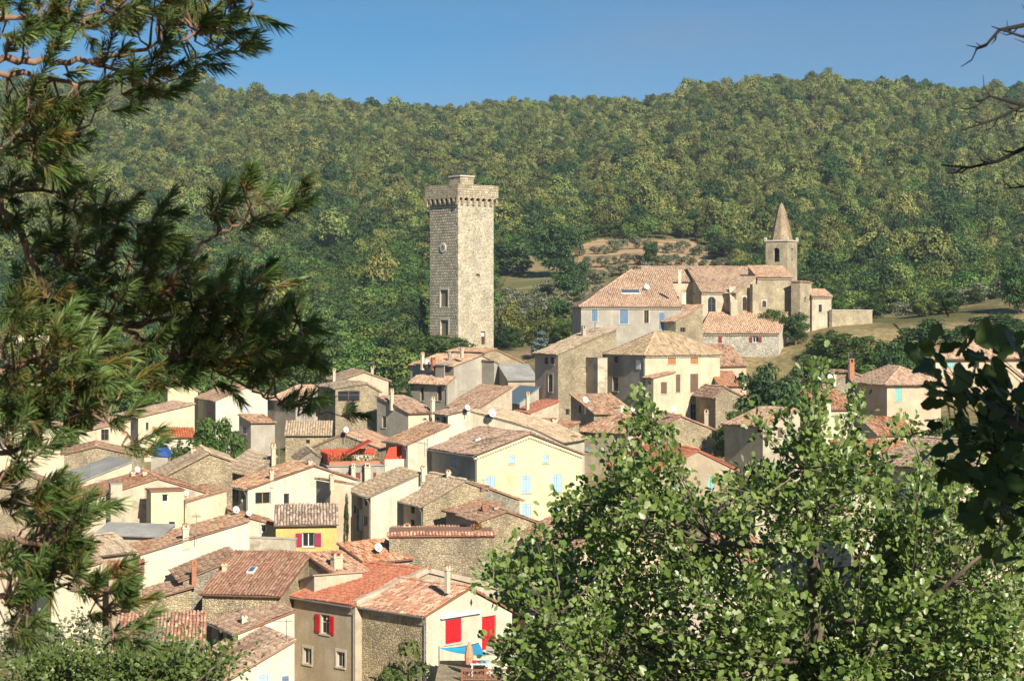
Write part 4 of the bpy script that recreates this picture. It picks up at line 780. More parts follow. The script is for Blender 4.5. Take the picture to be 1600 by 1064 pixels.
W('leftstone', 'stone_house', 'low rubble wall house behind the flat grey roof', 176, 12, (100, 712), [(150, 700), (225, 716)], ('m', 8), wall='rubble', roof='old', wins=[('A', 152, 722, 164, 730, 'plain dark')])
W('leftfront', 'tiled_house', 'tiled house with white gutter and pale rounded gable behind the pine', 124, 55, (150, 868), 207, [(122, 845), (96, 858)], wall='brown', wallB='cream', roof='beige')
W('greylean', 'grey_lean_to', 'long grey lean-to roof at the foot of the old grey gable house', 133, -16, (152, 834), 252, [('.30', 818)], wall='beige', roof='old', tiles=False, roofmat=CONCRETE)
W('leftdark', 'small_house', 'small brown-roofed house in shade left of the huge white gable', 121, 10, (170, 899), 222, [('.30', 880)], wall='brown', roof='brown', wins=[('A', 196, 903, 214, 925, 'door', 'brown')])
W('leftpink', 'tiled_house', 'pink-tiled house behind the lower pine sprays', 117, 20, (80, 905), [(160, 880)], ('m', 8), wall='cream', roof='pink')
W('striped', 'stone_house', 'rubble house with neat striped red-brown roof and skylight', 117, -12, (316, 927), 438, [('.30', 862)] if False else ('m', 8.0), wall='rubblegold', roof='brown') if False else None
W('striped', 'stone_house', 'rubble house with neat striped red-brown roof and skylight', 117, -12, (316, 927), 438, [('.30', 863)], wall='rubblegold', roof='brown', chim=[(351, 878, 897, 8, 'cream')])
W('striped_left', 'tiled_house', 'small tiled roof with brick chimney left of the striped roof', 122, 16, (286, 908), [(372, 872)], ('m', 5), wall='rubblegrey', roof='old', chim=[(303, 886, 915, 8, 'brick')])
W('barn', 'stone_barn', 'rubble barn with shallow roof under the huge white gable', 120, 18, (204, 948), [(299, 922)], ('m', 4.5), wall='rubblegold', roof='old', cat='barn')
W('lowleft', 'tiled_house', 'orange and dark tiled roof low behind the bushes', 109, 8, (180, 1012), 318, [('.30', 962)], wall='rubble', roof='mixed')
W('dormer', 'white_house', 'small white house with shaded window front left of the red-shuttered house', 112, 28, (372, 990), [(460, 956)], 331, wall='bright', wallB='grey', roof='old', wins=[('B', 341, 987, 349, 1000, 'dark'), ('B', 355, 990, 364, 1004, 'dark')], chim=[(381, 959, 978, 10, 'plain')])
W('lowfront', 'white_house', 'low white house with blue shutter and red roof at the bottom edge', 106, 26, (352, 1068), [(460, 1004)], 296, wall='bright', wallB='beige', roof='pink', wins=[('A', 405, 1054, 418, 1075, 'shut', 'sky'), ('A', 441, 1056, 451, 1078, 'shut', 'blue')], chim=[(312, 1013, 1030, 7, 'brick')])
W('greybox', 'grey_house', 'boxy grey house with tile edge behind the new red roof', 117.5, 30, (491, 900), 566, [(452, 913)], wall='beige', wallB='grey', roof='pink', tiles=False)
W('redhouse', 'beige_house', 'tall beige house with new red tile roof and red-shuttered window', 114, 46, (555, 947), [(668, 895), (780, 922)], 459, wall='beige', wallB='brown', roof='red', sp=.2, wins=[('B', 501, 960, 515, 990, 'open', 'red'), ('B', 474, 1012, 487, 1037, 'trim'), ('B', 526, 1018, 539, 1042, 'trim')])
W('redhouse_low', 'white_house', 'white gabled house with red door and closed red shutters', 110.5, 46, (666, 963), [(733, 922), (800, 958)], 556, wall='white', wallB='rubblegold', roof='mixed', wins=[('A', 696, 967, 721, 1004, 'shut', 'red'), ('A', 753, 962, 775, 1014, 'door', 'red')], chim=[(716, 884, 915, 9, 'plain')])
_h = HOUSES['redhouse']; _m = MB()
for (a0, z0), (a1, z1) in zip(_h.prof[:-1], _h.prof[1:]): _m.prism([(a0, -.16, z0+.02), (a0, .2, z0+.02), (a0, .2, z0+.34), (a0, -.16, z0+.34)], (a1-a0, 0, z1-z0))
_m.build('verge_parapet', WALL['beige'], _h.ob)
# houses on the right, seen through and beside the leaves
W('righthip', 'modern_house', 'wide modern house with flat-pitched pink hipped roof at the right edge', 226, 12, (1462, 559), 1625, ('m', 9), wall='pinkish', roof='pink', hip=1.9, ov=.6, wins=[('A', 1480, 562, 1491, 575, 'shut', 'teal'), ('A', 1520, 562, 1530, 575, 'dark')], chim=[(1560, 524, 542, 10, 'brick'), (1572, 525, 541, 9, 'plain')])
W('rightteal', 'modern_house', 'pale house with pink roof and teal shutter at the right', 196, 16, (1386, 600), 1470, ('m', 9), wall='pinkish', roof='pink', hip=1.5, ov=.5, wins=[('A', 1398, 603, 1409, 627, 'shut', 'teal')])
W('rightgable', 'stone_house', 'grey rubble gable house with red and white chimney on the right', 202, 14, (1278, 606), [(1332, 583), (1392, 606)], ('m', 11), wall='rubblegrey', roof='pink', chim=[(1330, 561, 586, 10, 'brick'), (1304, 592, 606, 5, 'plain')])
W('rightred', 'red_tiled_house', 'house with red-orange roof in front of the grey rubble gable', 188, 8, (1272, 640), 1334, [('.30', 611)], wall='cream', roof='mixed', chim=[(1294, 630, 644, 9, 'plain')])
W('rightbrown', 'tiled_house', 'brown tiled roof below the pale house with the teal shutter', 172, 10, (1370, 680), 1432, [('.30', 655)], wall='cream', roof='mixed')
W('oakleft', 'tiled_house', 'sunny tiled roof between dark trees right of the mansion', 170, 28, (1192, 668), [(1250, 642)], ('m', 6), wall='beige', roof='pink', wins=[('A', 1215, 668, 1223, 684, 'shut', 'brown')])
W('hid1', 'tiled_house', 'pink-roofed house glimpsed through the middle of the leafy tree', 140, 18, (1180, 800), [(1250, 765), (1330, 800)], ('m', 9), wall='beige', roof='mixed', wins=[('A', 1215, 805, 1227, 830, 'shut', 'brown'), ('A', 1270, 805, 1282, 830, 'shut', 'brown'), ('A', 1240, 850, 1254, 885, 'door', 'brown')])
W('hid2', 'tiled_house', 'brown-roofed house glimpsed through the upper right of the leafy tree', 150, 14, (1330, 720), 1440, [('.30', 690)], wall='beige', roof='mixed', wins=[('A', 1350, 735, 1361, 757, 'shut', 'maroon'), ('A', 1400, 735, 1411, 757, 'shut', 'maroon')])
W('hid3', 'pink_house', 'pale pink house behind the dark shaded leaves at the right edge', 120, 20, (1500, 740), [(1570, 700), (1680, 745)], ('m', 10), wall='pinkish', roof='pink', wins=[('A', 1600, 760, 1616, 790, 'shut', 'maroon'), ('A', 1545, 830, 1562, 865, 'shut', 'maroon'), ('A', 1605, 830, 1622, 865, 'shut', 'maroon'), ('B', 1480, 760, 1488, 785, 'dark'), ('A', 1540, 760, 1556, 790, 'shut', 'maroon')])
W('hid4', 'white_house', 'white house glimpsed through the lower left of the leafy tree', 120, 24, (900, 860), [(960, 830), (1040, 862)], ('m', 9), wall='pinkish', roof='mixed', wins=[('A', 980, 885, 995, 910, 'shut', 'maroon'), ('A', 920, 885, 935, 910, 'shut', 'maroon')])
W('hid5', 'tiled_house', 'low red-roofed house glimpsed low in the leafy tree', 108, 10, (1060, 880), 1200, [('.30', 840)], wall='beige', roof='mixed', wins=[('A', 1090, 905, 1106, 935, 'shut', 'blue'), ('A', 1150, 905, 1166, 935, 'shut', 'blue')])
W('hid6', 'tiled_house', 'red-tiled house glimpsed through the branches right of the yellow house', 150, 20, (1020, 740), [(1090, 705), (1150, 735)], ('m', 9), wall='brown', roof='red', wins=[('A', 1050, 745, 1061, 765, 'shut', 'teal'), ('A', 1105, 745, 1116, 765, 'shut', 'teal')])
# left, behind the pine
W('pinewhite', 'white_house', 'white gable house with arched garage behind the round tree', 228, 22, (337, 627), [(385, 606), (418, 620)], 308, wall='bright', wallB='grey', roof='pink', wins=[('A', 381, 631, 391, 645, 'shut', 'pale'), ('A', 400, 662, 415, 686, 'arch door', 'white'), ('B', 323, 630, 328, 645, 'shut', 'maroon')])
W('pinewhite_ext', 'small_house', 'small grey house with purple shutter between the white gable and the round tree', 222, 30, (392, 662), ('m', 3.0), [('.2', 650)], wall='grey', wallB='grey', roof='old', wins=[('B', 379, 667, 385, 677, 'shut', 'purple')])
W('pineyellow', 'yellow_house', 'pale yellow house behind the pine left of the white gable', 236, 16, (262, 609), [(285, 599), (309, 612)], ('m', 8), wall='yellow', roof='pink')
W('pinerow', 'cream_house', 'long cream house with rising roof line behind the pine', 222, 26, (216, 654), [(304, 633)], ('m', 9), wall='cream', roof='pink', wins=[('A', 238, 666, 243, 674, 'shut', 'orange'), ('A', 228, 660, 232, 672, 'dark')])
W('pinerow2', 'cream_house', 'cream house with tiled roof low behind the pine at far left', 208, 26, (124, 678), [(204, 659)], ('m', 9), wall='cream', roof='pink', wins=[('A', 158, 668, 170, 688, 'dark'), ('A', 190, 668, 196, 678, 'shut', 'orange')])
W('pinered', 'red_tiled_house', 'small house with orange-red roof and white chimney left of the round tree', 196, 14, (252, 683), 303, [('.30', 671)], wall='white', roof='red', chim=[(258, 684, 700, 6, 'plain')] if False else [])
W('farleft', 'yellow_house', 'distant sunlit yellow house between pine branches', 330, 20, (112, 504), [(130, 496), (153, 506)], ('m', 9), wall='yellow', roof='pink', wins=[('A', 139, 508, 147, 520, 'shut', 'pale')])
W('farleft2', 'tiled_house', 'distant tiled house at the far left behind the pine', 325, 6, (24, 512), 88, [('.30', 499)], wall='cream', roof='pink')
W('edge1', 'tiled_house', 'beige-roofed house at the left edge behind the pine', 176, 16, (-30, 712), [(20, 694), (70, 710)], ('m', 9), wall='cream', roof='beige')
W('edge2', 'stone_house', 'rubble house with old roof at the left edge below the pine', 150, 20, (-20, 770), [(45, 744), (90, 762)], ('m', 9), wall='rubble', roof='old')
W('edge3', 'tiled_house', 'pink-roofed house low at the left edge', 128, 14, (-30, 880), [(30, 850), (85, 872)], ('m', 8), wall='beige', roof='pink')
W('edge4', 'tiled_house', 'cream house with tiled roof high at the left edge behind the pine', 205, 18, (10, 672), [(60, 656), (105, 670)], ('m', 9), wall='cream', roof='pink')
# ------------------------------------------------------------------ trees of the middle and far distance
def leaf_quads(Pn, Nn, size, rng, asp=.62):
    """one four-cornered leaf clump per point, facing Nn"""
    n = len(Pn); Nn = Nn/(np.linalg.norm(Nn, axis=1, keepdims=True)+1e-9); a = rng.normal(size=(n, 3)); a -= (a*Nn).sum(1, keepdims=True)*Nn; a /= np.linalg.norm(a, axis=1, keepdims=True)+1e-9
    b = np.cross(Nn, a); s = (size*rng.uniform(.6, 1.35, n))[:, None] if np.isscalar(size) else size[:, None]
    bend = Nn*s*.22
    V = np.stack([Pn-a*s, Pn-b*s*asp+bend, Pn+a*s, Pn+b*s*asp+bend], 1); return V.reshape(-1, 3), np.arange(4*n).reshape(-1, 4)
def crown(seed, shape, n, ls, clumps=26, cr=.20):
    """leaf positions of a crown in a unit box (width 1, height 1, base at 0)"""
    rng = np.random.default_rng(seed); C = []; 
    while len(C) < clumps:
        p = rng.uniform(-1, 1, 3); r = np.linalg.norm(p)
        if r > 1: continue
        if shape == 'round': q = np.array([p[0]*.40, p[1]*.40, .56+p[2]*.36])
        elif shape == 'oak': q = np.array([p[0]*.42, p[1]*.42, .52+p[2]*.40])
        elif shape == 'pine':
            if p[2] < -.25: continue
            q = np.array([p[0]*.40*(1-.35*max(p[2], 0)), p[1]*.40*(1-.35*max(p[2], 0)), .50+p[2]*.40])
        elif shape == 'column': q = np.array([p[0]*.34, p[1]*.34, .5+p[2]*.44]); q[:2] *= (1.15-.75*max(0, q[2]-.25))
        elif shape == 'cone': z = rng.uniform(.08, .95); a = rng.uniform(0, 6.28); rr = .42*(1-z)**.8*rng.uniform(.4, 1); q = np.array([rr*math.cos(a), rr*math.sin(a), z])
        elif shape == 'bush': q = np.array([p[0]*.42, p[1]*.42, .45+p[2]*.40])
        if shape not in ('cone',) and r < .45 and rng.random() < .7: continue
        C.append(q)
    C = np.array(C); R_ = cr*rng.uniform(.7, 1.25, clumps)*(.7 if shape == 'cone' else 1); tint = np.clip(rng.normal(.5, .2, clumps), 0, 1)
    k = rng.integers(0, clumps, n); d = rng.normal(size=(n, 3)); d /= np.linalg.norm(d, axis=1, keepdims=True); d[:, 2] = np.where(rng.random(n) < .6, np.abs(d[:, 2]), d[:, 2])
    Pn = C[k]+d*R_[k][:, None]*rng.uniform(.55, 1.05, n)[:, None]*np.array([1, 1, .75]); Pn[:, 2] = np.clip(Pn[:, 2], .02, 1.02)
    Nn = d+rng.normal(0, .38, (n, 3))+np.array([0, 0, .3]); V, Q = leaf_quads(Pn, Nn, ls, rng)
    t = np.clip(tint[k]+rng.normal(0, .16, n), 0, 1); return V, Q, np.repeat(t, 4), C
def crown_me(name, seed, shape, n, ls, mat, clumps=26, cr=.20, trunk=None, tm=None):
    V, Q, t, C = crown(seed, shape, n, ls, clumps, cr); mi = None
    if trunk:                                   # trunk and a few limbs in the same mesh (far trees)
        rng = np.random.default_rng(seed+1); vs, qs = [], []; b = len(V)
        def cone(p, q, r0, r1):
            p = np.array(p, float); q = np.array(q, float); o = b+sum(len(x) for x in vs)
            for (c, r) in ((p, r0), (q, r1)): vs.append(np.array([[c[0]+r*math.cos(a), c[1]+r*math.sin(a), c[2]] for a in (0, 1.57, 3.14, 4.71)]))
            for j in range(4): qs.append([o+j, o+(j+1) % 4, o+4+(j+1) % 4, o+4+j])
        top = (rng.normal(0, .02), rng.normal(0, .02), .6); cone((0, 0, -.08), top, trunk, trunk*.5)
        for i in rng.choice(len(C), 5, False): cone((top[0]*.8, top[1]*.8, rng.uniform(.3, .55)), C[i], trunk*.4, trunk*.12)
        vv = np.concatenate(vs); nq = len(Q); V = np.concatenate([V, vv]); Q = np.concatenate([Q, np.array(qs)]); t = np.concatenate([t, np.full(len(vv), .3)])
        mi = np.concatenate([np.zeros(nq, np.int32), np.ones(len(qs), np.int32)])
    return raw_mesh(name, V, Q, [mat]+([tm] if trunk else []), t, midx=mi)
L_PINE = m_leaf('far_pine', [(.045, .075, .028), (.135, .165, .05), (.205, .225, .065), (.28, .29, .09)], .22, .7, .42, .1)
L_OAK = m_leaf('far_oak', [(.03, .065, .022), (.085, .15, .038), (.13, .20, .05), (.19, .255, .072)], .22, .7, .4, .1)
L_DARK = m_leaf('dark_oak', [(.022, .048, .02), (.045, .085, .03), (.07, .125, .038), (.105, .165, .052)], .25, .6, .22, .15)
L_GREEN = m_leaf('green', [(.04, .085, .02), (.075, .13, .028), (.10, .165, .035), (.14, .20, .05)], .3, .55, .2, .2)
L_LIGHT = m_leaf('light', [(.07, .10, .025), (.12, .155, .04), (.16, .19, .055), (.20, .22, .075)], .3, .55, .18, .2)
L_OLIVE = m_leaf('olive', [(.10, .115, .06), (.15, .165, .09), (.20, .21, .125), (.25, .26, .17)], .2, .6, .18, .2)
L_CEDAR = m_leaf('blue_cedar', [(.07, .11, .10), (.12, .17, .155), (.17, .225, .205), (.22, .28, .26)], .15, .6, .1, .2)
FAR = [crown_me('pine_a', 1, 'pine', 1500, .038, L_PINE, 22, .21, .022, BARK), crown_me('pine_b', 2, 'pine', 1500, .038, L_PINE, 18, .22, .022, BARK), crown_me('pine_c', 3, 'pine', 1500, .038, L_PINE, 26, .19, .022, BARK),
       crown_me('oak_a', 4, 'oak', 1500, .038, L_OAK, 24, .21, .02, BARK), crown_me('oak_b', 5, 'bush', 1500, .038, L_OAK, 20, .22, .02, BARK), crown_me('oak_c', 6, 'oak', 1400, .038, L_DARK, 20, .22, .02, BARK), crown_me('pine_d', 7, 'pine', 1500, .038, L_DARK, 22, .19, .022, BARK)]

# where the wood stands
FIELDS = [[(905, 428), (895, 385), (935, 374), (1075, 374), (1140, 396), (1135, 418), (1010, 432)], [(780, 455), (795, 425), (905, 418), (920, 470), (850, 480)], [(268, 392), (300, 380), (345, 388), (362, 412), (330, 415)]]
def inpoly(x, y, poly):
    c = np.zeros(np.shape(x), bool); n = len(poly)
    for i in range(n):
        (x0, y0), (x1, y1) = poly[i], poly[(i+1) % n]
        c ^= ((y0 > y) != (y1 > y)) & (x < (x1-x0)*(y-y0)/((y1-y0)+1e-12)+x0)
    return c
rf = np.random.default_rng(11); pts = []
y_ = 262.0
while y_ < 990:
    st = 4.6 if y_ < 560 else 5.0
    xs = np.arange(-.36*y_, .36*y_, st); pts.append(np.stack([xs+rf.uniform(-.42, .42, len(xs))*st, y_+rf.uniform(-.42, .42, len(xs))*st], 1)); y_ += st*.92
xr_ = np.arange(-350, 350, 4.5); xr_ = xr_[rf.random(len(xr_)) < .8]; pts.append(np.stack([xr_+rf.uniform(-2, 2, len(xr_)), 962+rf.uniform(-10, 8, len(xr_))], 1))
pts = np.concatenate(pts); fx, fy = pts[:, 0], pts[:, 1]; fz = ground(fx, fy); ppx = HX+fx/fy*F; ppy = HY-fz/fy*F
keep = np.ones(len(fx), bool)
for p_ in FIELDS: keep &= ~inpoly(ppx, ppy, p_)
keep &= ~((ppx > 770) & (ppx < 1150) & (fy < 480)) & ~((ppx > 1150) & (ppx < 1260) & (fy < 400))
keep &= ~((ppx > 1250) & (fy < 350)) & ~((ppx > 640) & (ppx < 1250) & (fy < 335)) & ~((ppx < 180) & (fy < 345) & (fy > 320) & (ppx > -40)) & ~((ppx > 640) & (fy < 318))
fx, fy, fz, ppx, ppy = fx[keep], fy[keep], fz[keep], ppx[keep], ppy[keep]; NT = len(fx)
# pines on the upper slopes and to the right, oak scrub in the valley on the left
pn = np.clip((fy-470)/220+.12*np.sin(fx*.03)+.25*np.sin(fx*.011+fy*.017)+np.where(ppx > 1000, .25, 0), .06, .92)
isp = rf.random(NT) < pn; var = np.where(isp, np.where(rf.random(NT) < .22, 6, rf.integers(0, 3, NT)), np.where(rf.random(NT) < .78, rf.integers(3, 5, NT), 5))
fs = np.where(isp, rf.uniform(4.6, 10.0, NT)*np.where(rf.random(NT) < .10, 1.35, 1), rf.uniform(3.2, 7.2, NT)); fs = np.where(fy > 945, fs*rf.uniform(.6, 1.2, NT), fs); fw = fs*np.where(isp, rf.uniform(.58, .9, NT), rf.uniform(.85, 1.2, NT)); fr = rf.uniform(0, 6.28, NT)
vis = (ppx > -20) & (ppx < 1620); order = np.argsort(np.where(vis, fy, 1e9)); ind = np.zeros(NT, bool)
for kind in (0, 1):
    sel = [i for i in order if vis[i] and (isp[i] == bool(kind))][:150]; ind[sel] = True
for i in np.where(ind)[0]:
    o = link('pine_tree' if isp[i] else 'oak_tree', FAR[var[i]]); o.location = (fx[i], fy[i], fz[i]-.2); o.rotation_euler = (0, 0, fr[i]); o.scale = (fw[i], fw[i], fs[i])
    if isp[i]: tag(o, 'round-topped pine in the wood at the foot of the far hillside', 'tree', 'nearest pines of the wooded hillside')
    else: tag(o, 'bushy green oak in the wood at the foot of the far hillside', 'tree', 'nearest oaks of the wooded hillside')
rest = ~ind; wme = bpy.data.meshes.new('wood'); wme.vertices.add(int(rest.sum())); wme.vertices.foreach_set('co', np.stack([fx, fy, fz-.2], 1)[rest].astype(np.float32).ravel())
for nm, ty, arr in (('var', 'INT', var), ('rotz', 'FLOAT', fr), ('sw', 'FLOAT', fw), ('sh', 'FLOAT', fs)):
    at = wme.attributes.new(nm, ty, 'POINT'); at.data.foreach_set('value', arr[rest].astype(np.int32 if ty == 'INT' else np.float32))
wood = link('wooded_hillside', wme); tag(wood, 'dense green wood of pines and oaks covering the far hills', 'wood', kind='stuff')
fc = bpy.data.collections.new('wood_kinds')
for i, me in enumerate(FAR): fo = bpy.data.objects.new('%d_far_tree' % i, me); fc.objects.link(fo)
ng = bpy.data.node_groups.new('wood_scatter', 'GeometryNodeTree'); ng.interface.new_socket('Geometry', in_out='INPUT', socket_type='NodeSocketGeometry'); ng.interface.new_socket('Geometry', in_out='OUTPUT', socket_type='NodeSocketGeometry')
gn = ng.nodes; gl = ng.links; gi = gn.new('NodeGroupInput'); go = gn.new('NodeGroupOutput'); io = gn.new('GeometryNodeInstanceOnPoints'); ci = gn.new('GeometryNodeCollectionInfo')
ci.inputs[0].default_value = fc; ci.inputs['Separate Children'].default_value = True; ci.inputs['Reset Children'].default_value = True
def nattr(nm, ty): a = gn.new('GeometryNodeInputNamedAttribute'); a.data_type = ty; a.inputs[0].default_value = nm; return a.outputs[0]
cr_ = gn.new('ShaderNodeCombineXYZ'); gl.new(nattr('rotz', 'FLOAT'), cr_.inputs[2]); cs_ = gn.new('ShaderNodeCombineXYZ'); sw_ = nattr('sw', 'FLOAT')
gl.new(sw_, cs_.inputs[0]); gl.new(sw_, cs_.inputs[1]); gl.new(nattr('sh', 'FLOAT'), cs_.inputs[2])
io.inputs['Pick Instance'].default_value = True; gl.new(gi.outputs[0], io.inputs['Points']); gl.new(ci.outputs[0], io.inputs['Instance']); gl.new(nattr('var', 'INT'), io.inputs['Instance Index'])
gl.new(cr_.outputs[0], io.inputs['Rotation']); gl.new(cs_.outputs[0], io.inputs['Scale']); gl.new(io.outputs[0], go.inputs[0])
md = wood.modifiers.new('scatter', 'NODES'); md.node_group = ng
print('wood trees', NT)

# draped patches of bare soil and stubble
def drape(name, label, poly, Y0, Y1, mat, lift=.12, struct=True):
    n = 60; xs = np.linspace(min(p[0] for p in poly), max(p[0] for p in poly), n); ys = np.linspace(Y0, Y1, n); PX, YY = np.meshgrid(xs, ys); X = (PX-HX)/F*YY; Z = ground(X, YY); PY = HY-Z/YY*F
    m = inpoly(PX, PY, poly); V = np.stack([X, YY, Z+lift], -1).reshape(-1, 3); id_ = np.arange(n*n).reshape(n, n)
    q = np.stack([id_[:-1, :-1], id_[:-1, 1:], id_[1:, 1:], id_[1:, :-1]], -1); ok = m[:-1, :-1] & m[1:, 1:] & m[:-1, 1:] & m[1:, :-1]
    if ok.sum() == 0: print('empty drape', name); return
    o = link(name, raw_mesh(name, V, q[ok], mat, smooth=True)); tag(o, kind='structure')
def m_soil(name, a, b, c):
    m, n, l, bs = newmat(name); tc = n.new('ShaderNodeTexCoord'); mp = n.new('ShaderNodeMapping'); mp.inputs['Scale'].default_value = (.05, .35, .35); mp.inputs['Rotation'].default_value = (0, 0, R(8)); l.new(tc.outputs['Object'], mp.inputs[0])
    z = n.new('ShaderNodeTexNoise'); z.inputs['Scale'].default_value = 1; z.inputs['Detail'].default_value = 8; z.inputs['Roughness'].default_value = .7; l.new(mp.outputs[0], z.inputs[0]); r = ramp(n, [(.36, a), (.5, b), (.62, c)]); l.new(z.outputs[0], r.inputs[0]); l.new(r.outputs[0], bs.inputs['Base Color']); bs.inputs['Roughness'].default_value = .95; bs.inputs['Specular IOR Level'].default_value = .1; return m
drape('terraced_field', '', FIELDS[0], 380, 520, m_soil('field_soil', (.20, .16, .08), (.42, .27, .15), (.50, .35, .22)))
drape('meadow', '', FIELDS[1], 340, 480, m_soil('meadow_grass', (.10, .105, .045), (.17, .165, .07), (.26, .22, .11)))
drape('bare_soil', '', FIELDS[2], 380, 560, m_soil('bare_soil_m', (.30, .16, .09), (.42, .25, .14), (.30, .22, .11)))

MID = {'round': [crown_me('mid_round_%d' % i, 30+i, 'round', 5200, .028, L_GREEN, 46, .15) for i in range(2)], 'oak': [crown_me('mid_oak_%d' % i, 40+i, 'oak', 5200, .028, L_DARK, 46, .15) for i in range(3)],
       'light': [crown_me('mid_light_%d' % i, 50+i, 'oak', 5200, .026, L_LIGHT, 44, .145) for i in range(2)], 'pine': [crown_me('mid_pine_%d' % i, 60+i, 'pine', 4200, .028, L_PINE, 40, .15) for i in range(2)],
       'column': [crown_me('mid_col_0', 70, 'column', 4200, .024, L_LIGHT, 46, .13)], 'cypress': [crown_me('mid_cyp_0', 75, 'column', 4200, .024, L_DARK, 46, .12)], 'cedar': [crown_me('mid_cedar_0', 80, 'cone', 4600, .028, L_CEDAR, 60, .13)], 'olive': [crown_me('olive_%d' % i, 85+i, 'round', 900, .05, L_OLIVE, 20, .2) for i in range(2)],
       'green': [crown_me('mid_green_%d' % i, 90+i, 'bush', 4200, .028, L_GREEN, 40, .16) for i in range(2)]}
TRK = {}
def trunk_me(seed):
    if seed in TRK: return TRK[seed]
    r = random.Random(seed); m = MB(); p = [(0, 0, -.1), (r.uniform(-.02, .02), r.uniform(-.02, .02), .25), (r.uniform(-.03, .03), r.uniform(-.03, .03), .6)]
    m.tube(p, [.035, .024, .012], 7)
    for i in range(7):
        a = r.uniform(0, 6.28); z = r.uniform(.2, .5); m.tube([(0, 0, z), (.16*math.cos(a), .16*math.sin(a), z+.14), (.3*math.cos(a), .3*math.sin(a), z+.3)], [.013, .009, .004], 5)
    me = bpy.data.meshes.new('trunk'); me.from_pydata(m.v, [], m.f); me.materials.append(BARK); TRK[seed] = me; return me
_tn = [0]
def tree(kind, name, label, x, yt, wpx, Y, group=None, cat='tree', base=None):
    X = (x-HX)/F*Y; z0 = gz(X, Y) if base is None else (HY-base)/F*Y; z1 = (HY-yt)/F*Y; h = max(z1-z0, 1.2); w = wpx/F*Y; i = _tn[0]; _tn[0] += 1
    if h > 2.2*w and kind not in ('column', 'cypress', 'cedar', 'pine'): z0 = z1-2.2*w; h = 2.2*w; 
    o = empty(name, (X, Y, z0), (i*1.7) % 6.28); tag(o, label, cat, group); c = link('crown', MID[kind][i % len(MID[kind])], o); c.scale = (w*1.05, w*1.05, h)
    t = link('trunk', trunk_me(i % 4), o); t.scale = (w, w, h); g = gz(X, Y)
    if z0 > g+.3: t.scale = (w, w, h); t.location = (0, 0, 0); m = MB(); m.tube([(0, 0, g-z0-.3), (0, 0, .05*h)], [.05*w, .036*w], 7); m.build('lower_trunk', BARK, o)
    return o
